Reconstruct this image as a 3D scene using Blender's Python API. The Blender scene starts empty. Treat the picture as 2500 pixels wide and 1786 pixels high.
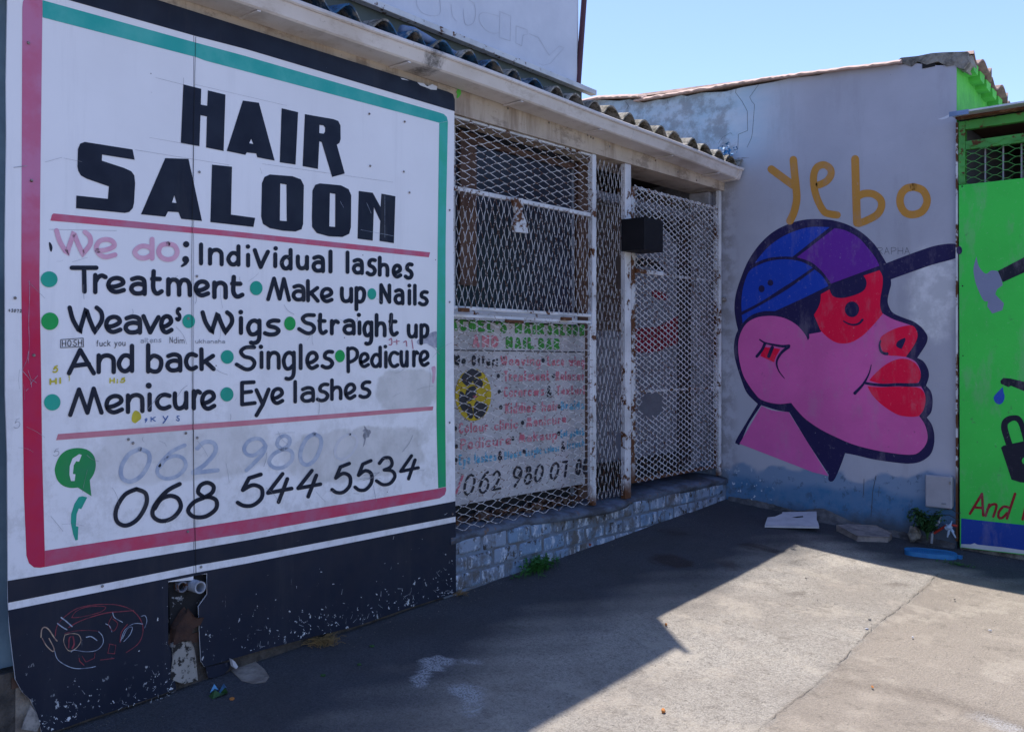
import bpy, bmesh, math, random
import numpy as np
from mathutils import Vector
from mathutils.geometry import tessellate_polygon
random.seed(7); RS = np.random.RandomState(3)
scene = bpy.context.scene
C = scene.collection
R = math.radians
# ------------------------------------------------------------------ camera
F = 2289.0; HY = 875.0
CAM = Vector((3.6147, 0.0, 1.3144)); YAW = 40.2813
cd = bpy.data.cameras.new('camera'); cam = bpy.data.objects.new('camera', cd); C.objects.link(cam)
cd.sensor_width = 36; cd.lens = F/2500*36; cd.shift_y = -(893-HY)/2500; cd.clip_end = 2000; cd.clip_start = .05
cam.location = CAM; cam.rotation_euler = (R(90), 0, R(YAW)); scene.camera = cam
# ------------------------------------------------------------------ sky and sun
SUN = Vector((-.272, .207, 1)).normalized()
EL = math.asin(SUN.z); AZ = math.atan2(SUN.x, SUN.y)
w = bpy.data.worlds.new('World'); scene.world = w; w.use_nodes = True
wn = w.node_tree; bg = wn.nodes['Background']
sky = wn.nodes.new('ShaderNodeTexSky'); sky.sky_type = 'NISHITA'; sky.sun_disc = False
sky.sun_elevation = EL; sky.sun_rotation = AZ % (2*math.pi)
sky.air_density = 1.0; sky.dust_density = .25; sky.ozone_density = 3.0; sky.altitude = 20
tn = wn.nodes.new('ShaderNodeMix'); tn.data_type = 'RGBA'; tn.blend_type = 'MULTIPLY'; tn.inputs[0].default_value = 1
tn.inputs[7].default_value = (.955, .92, 1.05, 1); wn.links.new(sky.outputs[0], tn.inputs[6])
wn.links.new(tn.outputs[2], bg.inputs[0]); bg.inputs[1].default_value = .15
ld = bpy.data.lights.new('sun', 'SUN'); sun = bpy.data.objects.new('sun', ld); C.objects.link(sun)
ld.energy = 5.0; ld.angle = R(.53); ld.color = (1, .93, .83)
sun.rotation_euler = (-SUN).to_track_quat('-Z', 'Y').to_euler(); sun.location = (0, 0, 12)
vs = scene.view_settings; vs.view_transform = 'Standard'; vs.look = 'None'; vs.gamma = 1; vs.exposure = .70
vs.use_curve_mapping = False

# ------------------------------------------------------------------ geometry of the place (photo pixel -> point on a known plane)
th = R(YAW); nL = (math.cos(th), -math.sin(th)); dL = (math.sin(th), math.cos(th))
def ray(px, py):
    X = (px-1250)/F; v = -(py-HY)/F
    return Vector((X*nL[0]+nL[1], X*dL[0]+dL[1], v))
YC = 6.982
def onx(p, x=0.0):
    r = ray(*p); return CAM + r*((x-CAM.x)/r.x)
def ony(p, y=YC):
    r = ray(*p); return CAM + r*((y-CAM.y)/r.y)
def gz(x, y):
    x = min(max(x, -2), 6); y = min(max(y, -3), 8)
    return -.19445-.10071*x+.05105*y+.045*max(0, x-1.5)
def ong(p, lift=0.0):
    r = ray(*p); t = (-.19445-.10071*CAM.x+.05105*CAM.y-CAM.z)/(r.z+.10071*r.x-.05105*r.y)
    for _ in range(6):
        q = CAM + r*t; t = (gz(q.x, q.y)-CAM.z)/r.z
    q = CAM + r*t; q.z += lift; return q
def Z(ox, oy, k, pts): return [(ox+k*x, oy+k*y) + tuple(e) for (x, y, *e) in pts]
KA = .36946; KC = .30785
def ZA(p): return Z(0, 0, .36946, p)
def ZB(p): return Z(500, 0, .36939, p)
def ZC(p): return Z(0, 500, KC, p)
def ZD(p): return Z(550, 500, KC, p)
def ZE(p): return Z(0, 900, KC, p)
def ZF(p): return Z(550, 900, KC, p)
def ZG(p): return Z(0, 1300, .29925, p)
def ZH(p): return Z(500, 1300, .30796, p)
def M1(p): return Z(1750, 350, KC, p)
def M2(p): return Z(1750, 750, KC, p)
def ZN(p): return Z(2250, 600, .4931, p)
def ZO(p): return Z(1800, 1150, .30796, p)
def ZP(p): return Z(1100, 750, .36934, p)
def ZR(p): return Z(1400, 380, .32026, p)
def ZT(p): return Z(1400, 100, .26397, p)
def ZV(p): return Z(1500, 1200, .43995, p)
def ZW(p): return Z(700, 0, .35196, p)

# ------------------------------------------------------------------ material helpers
class N:
    def __init__(s, name):
        s.m = bpy.data.materials.new(name); s.m.use_nodes = True; s.t = s.m.node_tree
        s.b = s.t.nodes['Principled BSDF']; s.g = s.t.nodes.new('ShaderNodeNewGeometry'); s.pos = s.g.outputs['Position']
    def new(s, ty, **k):
        n = s.t.nodes.new(ty)
        for a, v in k.items(): setattr(n, a, v)
        return n
    def put(s, inp, v):
        if hasattr(v, 'is_linked') or hasattr(v, 'links'): s.t.links.new(v, inp)
        elif isinstance(v, (tuple, list)) and len(v) == 3 and inp.type == 'RGBA': inp.default_value = (*v, 1)
        else: inp.default_value = v
    def vec(s, scale=(1, 1, 1), loc=(0, 0, 0), rot=(0, 0, 0), src=None):
        n = s.new('ShaderNodeMapping'); n.inputs['Scale'].default_value = scale; n.inputs['Location'].default_value = loc
        n.inputs['Rotation'].default_value = rot
        s.t.links.new(src or s.pos, n.inputs['Vector']); return n.outputs[0]
    def noise(s, scale, detail=4, rough=.55, vec=None, dist=0):
        n = s.new('ShaderNodeTexNoise'); n.inputs['Scale'].default_value = scale; n.inputs['Detail'].default_value = detail
        n.inputs['Roughness'].default_value = rough; n.inputs['Distortion'].default_value = dist
        s.t.links.new(vec or s.pos, n.inputs['Vector']); return n.outputs['Fac']
    def voro(s, scale, vec=None, out='Distance', feat='F1'):
        n = s.new('ShaderNodeTexVoronoi', feature=feat); n.inputs['Scale'].default_value = scale
        s.t.links.new(vec or s.pos, n.inputs['Vector']); return n.outputs[out]
    def rng(s, v, a, b, c=0., d=1., smooth=True):
        n = s.new('ShaderNodeMapRange', interpolation_type='SMOOTHSTEP' if smooth else 'LINEAR')
        s.put(n.inputs[0], v)
        for i, q in enumerate((a, b, c, d)): s.put(n.inputs[i+1], q)
        return n.outputs[0]
    def math(s, op, a, b=0., c=None):
        n = s.new('ShaderNodeMath', operation=op); s.put(n.inputs[0], a); s.put(n.inputs[1], b)
        if c is not None: s.put(n.inputs[2], c)
        return n.outputs[0]
    def mix(s, f, a, b, mode='MIX'):
        n = s.new('ShaderNodeMix', data_type='RGBA', blend_type=mode)
        s.put(n.inputs[0], f); s.put(n.inputs[6], a); s.put(n.inputs[7], b); return n.outputs[2]
    def sep(s):
        n = s.new('ShaderNodeSeparateXYZ'); s.t.links.new(s.pos, n.inputs[0]); return n.outputs
    def bump(s, h, strength=.3, dist=.01):
        n = s.new('ShaderNodeBump'); n.inputs['Strength'].default_value = strength; n.inputs['Distance'].default_value = dist
        s.t.links.new(h, n.inputs['Height']); s.t.links.new(n.outputs[0], s.b.inputs['Normal']); return s
    def done(s, col, rough=.6, metal=0., spec=.5):
        s.put(s.b.inputs['Base Color'], col); s.put(s.b.inputs['Roughness'], rough); s.put(s.b.inputs['Metallic'], metal)
        s.b.inputs['Specular IOR Level'].default_value = spec; return s.m
def sc(c, k): return tuple(min(1, v*k) for v in c)

def paint_mat(name, c, c2=None, under=(.6, .6, .64), wear=.2, chip=0., rough=.42, bump=.03, mott=3.5, zgrad=None, grime=.12):
    """brushed sign paint: slow mottling, fine scratches, chips that show the layer below"""
    n = N(name); c2 = c2 or sc(c, .82)
    col = n.mix(n.rng(n.noise(mott, 5, .6), .35, .68), c, c2)
    if zgrad:
        z0, z1, cz = zgrad
        f = n.rng(n.math('ADD', n.sep()[2], n.math('MULTIPLY', n.noise(4, 4), .6)), z0+.3, z1+.3)
        cz2 = n.mix(n.rng(n.noise(mott*1.3, 5, .65), .4, .62), cz, tuple(a*.7+b*.3 for a, b in zip(cz, c)))
        col = n.mix(f, col, cz2)
    streak = n.noise(6, 6, .7, n.vec((1, 1, .12)))
    col = n.mix(n.math('MULTIPLY', n.rng(streak, .5, .75), grime), col, n.mix(.5, col, (.16, .15, .14)))
    # scratches
    sc1 = n.noise(10, 6, .75, n.vec((1, 5, .5), rot=(.6, .3, .2)))
    sc2 = n.noise(9, 6, .75, n.vec((1, .4, 6), rot=(-.9, 0, .3)))
    s_ = n.math('MAXIMUM', n.rng(sc1, .70, .73), n.rng(sc2, .71, .74))
    low = n.rng(n.sep()[2], 1.9, .3, .35, 1.)
    col = n.mix(n.math('MULTIPLY', n.math('MULTIPLY', s_, low), wear*2), col, under)
    if chip > 0:
        lo = n.rng(n.sep()[2], .75, -.05, 0, 1.)
        cn = n.noise(34, 6, .66, n.vec((1, 1, .8), rot=(.5, 0, 0)))
        thr = n.math('SUBTRACT', .725, n.math('MULTIPLY', n.math('POWER', lo, 2.2), .16*chip))
        ch = n.rng(n.math('SUBTRACT', cn, thr), 0, .015)
        big = n.rng(n.noise(2.3, 2), .38, .6)
        col = n.mix(n.math('MULTIPLY', ch, big), col, (.62, .64, .68))
    n.bump(n.noise(60, 4, .6), bump, .002)
    return n.done(col, n.rng(n.noise(9, 4), .3, .7, rough-.02, rough+.2), spec=.22)

def simple(name, c, c2=None, rough=.6, metal=0, scale=8, bump=.1, bs=60, bd=.003, spec=.4):
    n = N(name); c2 = c2 or sc(c, .7)
    col = n.mix(n.rng(n.noise(scale, 6, .65), .35, .7), c, c2)
    n.bump(n.noise(bs, 5, .6), bump, bd)
    return n.done(col, rough, metal, spec)
def rusty(name, c, amt=.5, scale=14, rough=.55, rust=(.13, .048, .018), lowz=None):
    n = N(name)
    f = n.noise(scale, 6, .7)
    th_ = 1-amt
    m = n.rng(f, .36+.34*th_, .42+.34*th_)
    if lowz:
        m = n.math('MAXIMUM', m, n.rng(n.math('ADD', n.sep()[2], n.math('MULTIPLY', n.noise(9, 4), .4)), lowz+.3, lowz+.1))
    rc = n.mix(n.noise(70, 4), rust, sc(rust, .4))
    base = n.mix(n.rng(n.noise(5, 5), .35, .7), c, sc(c, .72))
    n.bump(f, .3, .004)
    return n.done(n.mix(m, base, rc), n.rng(m, 0, 1, rough, .9))

WHITE = (.77, .78, .85)
M = {}
# white sheet base with smudges, rubbed areas, pencil lines
def board_white():
    n = N('sign_white_paint')
    col = n.mix(n.rng(n.noise(1.6, 5, .6), .3, .7), WHITE, sc(WHITE, .93))
    z = n.sep()[2]; y = n.sep()[1]
    lowz = n.rng(z, 1.7, .6)
    sm = n.math('MULTIPLY', n.rng(n.noise(6, 7, .75), .46, .62), lowz)
    col = n.mix(n.math('MULTIPLY', sm, .42), col, (.42, .42, .44))
    # rubbed patches: lower right of the list and behind the struck number
    def patch(yc, zc, ry, rz, edge=.25):
        a = n.math('DIVIDE', n.math('SUBTRACT', y, yc), ry); b = n.math('DIVIDE', n.math('SUBTRACT', z, zc), rz)
        d = n.math('ADD', n.math('POWER', n.math('ABSOLUTE', a), 3.), n.math('POWER', n.math('ABSOLUTE', b), 3.))
        d = n.math('ADD', d, n.math('MULTIPLY', n.math('SUBTRACT', n.noise(9, 4), .5), 1.6))
        return n.rng(d, 1+edge, 1-edge)
    pa = n.math('MAXIMUM', patch(3.42, 1.15, .22, .11), patch(3.1, .84, .45, .13))
    pa = n.math('MAXIMUM', pa, n.math('MULTIPLY', patch(2.15, .92, .42, .12), .7))
    pt = n.mix(n.rng(n.noise(7, 6, .7), .4, .62), (.50, .49, .50), (.36, .36, .36))
    col = n.mix(n.math('MULTIPLY', pa, .55), col, pt)
    st = n.noise(7, 6, .75, n.vec((1, 1, .06)))
    col = n.mix(n.math('MULTIPLY', n.rng(st, .52, .7), .12), col, (.33, .34, .4))
    k1 = n.noise(11, 7, .78, n.vec((1, 4, .4), rot=(.7, 0, 0))); k2 = n.noise(10, 7, .78, n.vec((1, .4, 5), rot=(-.3, 0, 0)))
    k = n.math('MAXIMUM', n.rng(k1, .70, .72), n.rng(k2, .695, .72))
    col = n.mix(n.math('MULTIPLY', k, n.rng(z, 2.1, .7, .25, .75)), col, (.12, .13, .17))
    dots = n.rng(n.voro(9), .035, .022)
    col = n.mix(n.math('MULTIPLY', dots, n.rng(n.noise(3, 2), .5, .56)), col, (.06, .06, .07))
    n.bump(n.noise(40, 4), .05, .002)
    return n.done(col, .38, spec=.4)
M['white'] = board_white()
INK = (.006, .010, .026)
M['ink'] = paint_mat('black_letter_paint', INK, (.010, .015, .034), wear=.28, under=(.35, .37, .42), mott=6, grime=.3)
M['band'] = paint_mat('black_band_paint', (.008, .013, .030), (.013, .018, .036), wear=.16, chip=.75, mott=3, grime=.15)
M['red'] = paint_mat('red_frame_paint', (.50, .012, .055), (.43, .02, .09), zgrad=(1.35, 2.0, (.50, .18, .33)), wear=.15, mott=4)
M['redband'] = paint_mat('faded_red_band_paint', (.5, .05, .12), (.42, .11, .2), wear=.15, mott=7)
M['redline'] = paint_mat('red_underline_paint', (.52, .09, .17), (.46, .17, .27), wear=.1, mott=9)
M['redline2'] = paint_mat('faded_red_underline_paint', (.55, .22, .28), (.5, .17, .23), wear=.15, mott=9)
M['teal'] = paint_mat('teal_frame_paint', (.025, .36, .34), (.07, .42, .40), wear=.1, mott=6)
M['green'] = paint_mat('green_frame_paint', (.012, .36, .14), (.02, .30, .15), zgrad=(1.1, 1.9, (.05, .42, .36)), wear=.12, mott=5)
M['tealdot'] = paint_mat('teal_bullet_paint', (.02, .36, .27), wear=.1)
M['greendot'] = paint_mat('green_bullet_paint', (.015, .36, .09), wear=.1)
M['greenicon'] = paint_mat('green_icon_paint', (.015, .27, .07), (.02, .21, .1), wear=.1)
M['pinktext'] = paint_mat('faded_pink_letter_paint', (.62, .33, .47), (.68, .42, .55), wear=.03, mott=14)
M['ghost'] = paint_mat('faded_number_paint', (.30, .36, .50), (.48, .52, .62), wear=.1, mott=16)
M['ghost2'] = paint_mat('rubbed_number_paint', (.52, .54, .61), (.60, .60, .66), wear=.1, mott=16)
M['yellow'] = simple('yellow_marker', (.6, .52, .04), rough=.5)
M['bluemark'] = simple('blue_marker', (.03, .12, .4), rough=.5)
M['pencil'] = simple('pencil_line', (.16, .17, .21), (.35, .36, .42), scale=40)
M['pen'] = simple('black_marker', (.03, .03, .045), rough=.5)
M['redmark'] = simple('red_marker', (.45, .14, .22), rough=.6)
M['chalkred'] = simple('red_chalk', (.28, .05, .07), (.08, .03, .05), scale=30, rough=.9)
M['chalkwhite'] = simple('white_chalk', (.42, .48, .6), (.1, .12, .2), scale=35, rough=.9)
M['chalkyel'] = simple('yellow_chalk', (.5, .38, .28), (.2, .12, .12), scale=30, rough=.9)
M['screw'] = rusty('rusted_screw_metal', (.25, .24, .24), .5, 60)
M['dark'] = simple('dark_gap', (.012, .012, .014), rough=.9)
M['steelbox'] = simple('black_box_paint', (.007, .007, .010), (.011, .011, .015), rough=.6, scale=5, spec=.2)
def beam_mat():
    n = N('dirty_cream_paint')
    c = n.mix(n.rng(n.noise(1.7, 5), .35, .7), (.52, .45, .39), (.40, .335, .28))
    st = n.noise(5, 6, .7, n.vec((1, 1, .15)))
    c = n.mix(n.math('MULTIPLY', n.rng(st, .46, .66), .75), c, (.20, .14, .10))
    c = n.mix(n.rng(n.noise(3, 7, .8, n.vec((1, 1, 2.5))), .52, .62, 0, .6), c, (.17, .13, .11))
    c = n.mix(n.math('MULTIPLY', n.rng(n.noise(26, 6, .75), .62, .72), .8), c, (.10, .08, .06))
    c = n.mix(n.math('MULTIPLY', n.rng(n.voro(5.5), .05, .0), .7), c, (.05, .035, .025))
    n.bump(n.noise(30, 5, .6), .2, .004); return n.done(c, .6)
M['cream'] = beam_mat()
def gutter_mat():
    n = N('gutter_cream_paint')
    c = n.mix(n.rng(n.noise(2.3, 5), .35, .7), (.63, .60, .61), (.52, .48, .47))
    st = n.noise(6, 7, .75, n.vec((1, 1, .2)))
    c = n.mix(n.math('MULTIPLY', n.rng(st, .56, .72), .5), c, (.27, .2, .15))
    blot = n.rng(n.voro(1.15, n.vec((1, 1, 1), (0, .32, .2))), .12, .0)
    c = n.mix(n.math('MULTIPLY', n.math('MULTIPLY', blot, n.rng(n.noise(30, 6, .8), .42, .6)), .95), c, (.03, .025, .02))
    yy_ = n.math('DIVIDE', n.math('SUBTRACT', n.sep()[1], 3.47), .13)
    sp_ = n.rng(n.math('ADD', n.math('MULTIPLY', yy_, yy_), n.math('MULTIPLY', n.noise(26, 7, .8), 1.6)), 1.25, .55)
    c = n.mix(n.math('MULTIPLY', sp_, .9), c, (.03, .026, .026))
    c = n.mix(n.math('MULTIPLY', n.rng(n.noise(45, 6, .75), .62, .72), .8), c, (.09, .065, .05))
    c = n.mix(n.rng(n.noise(2.2, 6, .75, n.vec((1, 1, 3))), .5, .66, 0, .45), c, (.30, .25, .21))
    n.bump(n.noise(20, 5, .6), .12, .004); return n.done(c, .5)
M['gutter'] = gutter_mat()
M['meshwhite'] = rusty('white_mesh_paint', (.62, .62, .67), .58, 40)
M['meshwhite2'] = rusty('gate_mesh_paint', (.53, .54, .60), .52, 30)
M['framewhite'] = rusty('white_frame_paint', (.62, .64, .70), .42, 12, lowz=.42)
M['gateframe'] = rusty('gate_frame_paint', (.55, .57, .62), .62, 10, lowz=.55)
M['rust'] = rusty('rust', (.2, .1, .05), .9, 20)
def asbestos():
    n = N('weathered_asbestos_sheet')
    c = n.mix(n.rng(n.noise(7, 6, .7), .35, .65), (.36, .34, .31), (.17, .155, .13))
    c = n.mix(n.rng(n.noise(19, 6, .75), .5, .64), c, (.075, .072, .045))
    y = n.sep()[1]
    bl = n.rng(n.math('ADD', y, n.math('MULTIPLY', n.noise(5, 3), 1.2)), 5.3, 4.9)
    c = n.mix(n.math('MULTIPLY', bl, n.rng(n.noise(6, 5, .65), .46, .56)), c, (.035, .115, .23))
    c = n.mix(n.rng(n.noise(24, 6, .75), .48, .62, 0, .8), c, (.035, .034, .03))
    n.bump(n.noise(45, 6, .7), .7, .006); return n.done(c, .85, spec=.15)
M['asb'] = asbestos()
def brick_mat():
    n = N('painted_plinth_brick')
    oi = n.new('ShaderNodeObjectInfo')
    c = n.mix(oi.outputs['Random'], (.17, .27, .42), (.25, .31, .42))
    c = n.mix(n.rng(n.noise(3.2, 5, .65), .46, .62), c, (.13, .125, .13))
    c = n.mix(n.rng(n.noise(11, 6, .75), .52, .62), c, (.055, .05, .048))
    c = n.mix(n.rng(n.noise(13, 7, .8, n.vec((1, 1, .5))), .52, .60), c, (.50, .56, .68))
    c = n.mix(n.rng(n.noise(16, 6, .75), .62, .68), c, (.10, .06, .04))
    c = n.mix(n.rng(n.noise(8, 3, .5, n.vec((1, 1, 1), (3, 4, 5))), .71, .74), c, (.25, .05, .03))
    n.bump(n.noise(22, 7, .75), 1., .014); return n.done(c, .8, spec=.2)
M['brick'] = brick_mat()
M['mortar'] = simple('plinth_mortar', (.12, .125, .14), (.16, .22, .32), rough=.95, scale=11, bump=.6, bs=40, bd=.01)
def ledge_mat():
    n = N('worn_cement_ledge')
    c = n.mix(n.rng(n.noise(5, 6, .7, n.vec((1, 1, 3))), .38, .62), (.10, .13, .19), (.045, .05, .065))
    c = n.mix(n.rng(n.noise(17, 6, .7), .58, .68), c, (.15, .09, .06))
    n.bump(n.noise(18, 6, .65), .7, .012); return n.done(c, .75)
M['ledge'] = ledge_mat()
def grey_wall():
    n = N('painted_plaster_wall')
    s = n.sep(); x, y, z = s[0], s[1], s[2]
    c = n.mix(n.rng(n.noise(1.1, 5, .6), .3, .7), (.40, .415, .50), (.33, .345, .42))
    bl = n.math('MULTIPLY', n.rng(z, 2.7, 3.15), n.rng(x, .75, .0))
    bl = n.math('MULTIPLY', bl, n.rng(n.noise(2.5, 4), .2, .8, .88, 1))
    c = n.mix(bl, c, n.mix(n.rng(n.noise(3, 5, .6, n.vec((1, 1, 3))), .35, .65), (.34, .49, .64), (.42, .53, .66)))
    # grey-white repaint beside the face
    a = n.math('DIVIDE', n.math('SUBTRACT', x, 1.62), .21); b = n.math('DIVIDE', n.math('SUBTRACT', z, 1.78), .34)
    d = n.math('ADD', n.math('MULTIPLY', a, a), n.math('MULTIPLY', b, b))
    d = n.math('ADD', d, n.math('MULTIPLY', n.math('SUBTRACT', n.noise(6, 5, .7), .5), 1.8))
    lw = n.rng(d, 1.35, .45)
    c = n.mix(n.math('MULTIPLY', lw, .75), c, n.mix(n.rng(n.noise(8, 6, .7), .38, .6), (.66, .68, .74), (.47, .49, .54)))
    # blue skirting paint with an uneven upper edge
    e = n.math('ADD', z, n.math('MULTIPLY', n.noise(5.5, 2, .4), -.30))
    sk = n.rng(e, .325, .275)
    sk2 = n.rng(n.math('ADD', z, n.math('MULTIPLY', n.noise(3, 2, .4, n.vec(loc=(5, 1, 2))), -.2)), .27, .2)
    c = n.mix(n.math('MULTIPLY', sk, .7), c, (.08, .19, .35)); c = n.mix(n.math('MULTIPLY', sk2, n.rng(n.noise(9, 6, .7), .3, .6, .9, .6)), c, (.03, .14, .30))
    c = n.mix(n.math('MULTIPLY', sk, n.rng(n.noise(13, 6, .75), .55, .63, 0, .6)), c, (.05, .08, .13))
    fl = n.rng(n.noise(24, 5, .6), .635, .65)
    c = n.mix(n.math('MULTIPLY', fl, n.math('MULTIPLY', n.rng(z, .5, .3), n.rng(x, .45, .3))), c, (.6, .66, .75))
    fl = n.rng(n.voro(7.5), .035, .025)
    c = n.mix(n.math('MULTIPLY', fl, n.rng(z, 1.3, .3, 0, .9)), c, (.55, .6, .72))
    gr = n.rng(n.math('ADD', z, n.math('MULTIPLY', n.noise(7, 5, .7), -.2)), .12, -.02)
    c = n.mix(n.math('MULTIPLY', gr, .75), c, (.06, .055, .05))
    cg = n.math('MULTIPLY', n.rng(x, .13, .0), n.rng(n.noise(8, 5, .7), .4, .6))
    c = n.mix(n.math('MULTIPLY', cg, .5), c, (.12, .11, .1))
    sp = n.rng(n.noise(38, 6, .75), .66, .72); c = n.mix(n.math('MULTIPLY', sp, .5), c, (.1, .1, .12))
    st = n.noise(4, 7, .7, n.vec((1, 1, .2))); c = n.mix(n.math('MULTIPLY', n.rng(st, .5, .68), .22), c, (.2, .2, .24))
    h = n.math('ADD', n.noise(16, 6, .65), n.math('MULTIPLY', n.noise(90, 3), .4))
    n.bump(h, .28, .006); return n.done(c, .7, spec=.3)
M['plaster'] = grey_wall()
def mural(name, c, k=.9):
    n = N(name)
    col = n.mix(n.rng(n.noise(2.2, 5, .6), .3, .7), c, sc(c, k))
    col = n.mix(n.rng(n.noise(7, 6, .7, n.vec((1, 1, .35))), .5, .68, 0, .22), col, (.30, .26, .33))
    col = n.mix(n.math('MULTIPLY', n.rng(n.noise(15, 7, .8), .62, .68), .45), col, (.08, .06, .09))
    col = n.mix(n.rng(n.noise(40, 6, .8), .60, .68, 0, .35), col, (.45, .42, .5))
    col = n.mix(n.math('MULTIPLY', n.rng(n.voro(6.5), .03, .02), .8), col, (.5, .5, .55))
    h = n.math('ADD', n.noise(16, 6, .65), n.math('MULTIPLY', n.noise(90, 3), .4))
    n.bump(h, .34, .006); return n.done(col, .62, spec=.2)
M['navy'] = mural('mural_navy', (.016, .013, .072))
M['blue'] = mural('mural_blue', (.010, .05, .42))
M['purple'] = mural('mural_purple', (.13, .022, .31))
M['pink'] = mural('mural_pink', (.64, .12, .40), .84)
M['mred'] = mural('mural_red', (.80, .004, .055))
M['gold'] = mural('mural_gold', (.48, .235, .045))
M['crack'] = simple('crack', (.07, .075, .09), rough=.9)
M['crackdark'] = simple('dirt_in_crack', (.09, .078, .068), (.2, .18, .155), rough=.95, scale=60)
M['coping'] = simple('pinkish_roof_sheet', (.52, .37, .32), (.36, .27, .24), rough=.85, scale=14, bump=.5, bs=40)
M['rubbled'] = simple('dirty_cement_footing', (.10, .085, .075), (.035, .032, .032), rough=.95, scale=12, bump=.9, bs=30, bd=.02)
M['rubble'] = simple('broken_cement', (.25, .24, .22), (.07, .065, .06), rough=.95, scale=14, bump=.9, bs=30, bd=.02)
M['bgreen'] = mural('booth_green', (.05, .58, .085), .88)
M['bgreen2'] = rusty('booth_frame_green', (.06, .33, .06), .44, 16)
M['bgreen3'] = simple('lime_wall_paint', (.09, .50, .06), (.05, .36, .05), rough=.7, scale=5, bump=.5, bs=20, bd=.01)
M['bblue'] = mural('booth_blue', (.012, .05, .30))
M['bgrey'] = mural('booth_hammer_grey', (.20, .23, .36))
M['bblack'] = mural('booth_black', (.012, .014, .03))
M['bredtext'] = mural('booth_dark_red', (.24, .012, .02))
M['bdrop'] = mural('booth_drop_blue', (.02, .08, .45))
M['galv'] = simple('galvanised_sheet', (.55, .58, .64), (.4, .43, .5), rough=.35, metal=.3, scale=5)
M['glass'] = simple('dark_window_glass', (.016, .02, .034), (.026, .032, .05), rough=.25, scale=2, bump=.02, spec=.2)
M['room'] = simple('dark_room_wall', (.05, .05, .055), rough=.9)
M['brown'] = simple('brown_timber', (.10, .055, .04), (.06, .03, .022), rough=.7, scale=9)
M['doorgrey'] = simple('grey_blue_door', (.20, .215, .26), (.14, .15, .19), rough=.55, scale=3)
M['doorred'] = simple('dark_red_print', (.24, .01, .03), rough=.6)
M['tinwhite'] = simple('billboard_sheet', (.60, .63, .72), (.50, .53, .62), rough=.45, scale=1.4, bump=.05)
M['pole'] = simple('maroon_pole_paint', (.075, .022, .035), (.05, .018, .025), rough=.5)
M['trim'] = rusty('white_trim_paint', (.6, .62, .66), .38, 20)
M['pillar'] = simple('blue_grey_pillar_paint', (.13, .16, .24), (.19, .20, .23), rough=.6, scale=5, bump=.3)
M['pale'] = simple('pale_blue_wall_paint', (.34, .50, .62), (.25, .38, .5), rough=.6, scale=5)
M['meter'] = simple('grey_plastic_box', (.30, .31, .37), (.25, .26, .31), rough=.45, scale=4, bump=.05)
M['lid'] = simple('blue_plastic_lid', (.02, .18, .42), (.015, .13, .33), rough=.5, scale=20)
M['slabw'] = simple('white_board_scrap', (.48, .48, .52), (.38, .38, .42), rough=.8, scale=10)
M['slabb'] = simple('brick_slab', (.26, .225, .215), (.14, .125, .125), rough=.9, scale=18, bump=.6, bs=60)
M['pipe'] = simple('pvc_pipe', (.42, .45, .52), (.2, .22, .27), rough=.5, scale=12)
M['redpipe'] = simple('red_pipe', (.42, .04, .03), rough=.5)
M['cloth'] = simple('pale_blue_cloth', (.38, .5, .66), rough=.9, scale=20)
M['leaf'] = simple('dark_green_leaf', (.018, .062, .018), (.03, .09, .022), rough=.6, scale=30)
M['weed'] = simple('weed_leaf', (.03, .15, .025), (.05, .17, .03), rough=.6, scale=30)
M['straw'] = simple('dry_grass', (.26, .17, .065), (.15, .09, .04), rough=.9, scale=30)
M['orange'] = simple('orange_peel', (.45, .17, .04), rough=.8)
M['wood'] = simple('raw_cement', (.30, .26, .22), (.16, .13, .11), rough=.9, scale=12, bump=.8, bs=25, bd=.02)
M['brownrag'] = simple('brown_rag', (.07, .035, .025), (.035, .02, .018), rough=.95, scale=15, bump=.8, bs=20, bd=.02)
M['bottle'] = simple('green_glass_bits', (.01, .08, .03), rough=.15, scale=9)
M['pebble'] = simple('pebble', (.22, .2, .18), (.1, .09, .08), rough=.9)
M['bluebag'] = simple('blue_wrapper', (.12, .34, .55), (.05, .15, .3), rough=.4, scale=12)
M['wire'] = simple('wire', (.03, .03, .035), rough=.6)
def tarp(): return simple('blue_tarp', (.02, .20, .48), (.01, .08, .2), rough=.6, scale=40, bump=.6)
M['tarp'] = tarp()

# ------------------------------------------------------------------ object helpers
def tag(o, label=None, cat=None, group=None, kind=None):
    if label: o['label'] = label
    if cat: o['category'] = cat
    if group: o['group'] = group
    if kind: o['kind'] = kind
    return o
def empty(name, loc, label, cat, group=None):
    o = bpy.data.objects.new(name, None); C.objects.link(o); o.location = loc; o.empty_display_size = .1
    bpy.context.view_layer.update() if False else None
    return tag(o, label, cat, group)
def wm(o):
    l = Vector(o.location)
    while o.parent: o = o.parent; l += Vector(o.location)
    return l
def mesh_obj(name, vs_, fs, mat, parent=None, smooth=False, loc=None):
    """vertices are given in world space; the object sits at loc (default: own parent's place)"""
    base = wm(parent) if parent else Vector((0, 0, 0))
    own = Vector(loc) if loc is not None else base
    me = bpy.data.meshes.new(name); me.from_pydata([tuple(Vector(v)-own) for v in vs_], [], fs); me.update()
    if mat: me.materials.append(M[mat] if isinstance(mat, str) else mat)
    if smooth: me.polygons.foreach_set('use_smooth', [True]*len(me.polygons))
    o = bpy.data.objects.new(name, me); C.objects.link(o)
    if parent: o.parent = parent
    o.location = own-base
    return o
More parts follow.
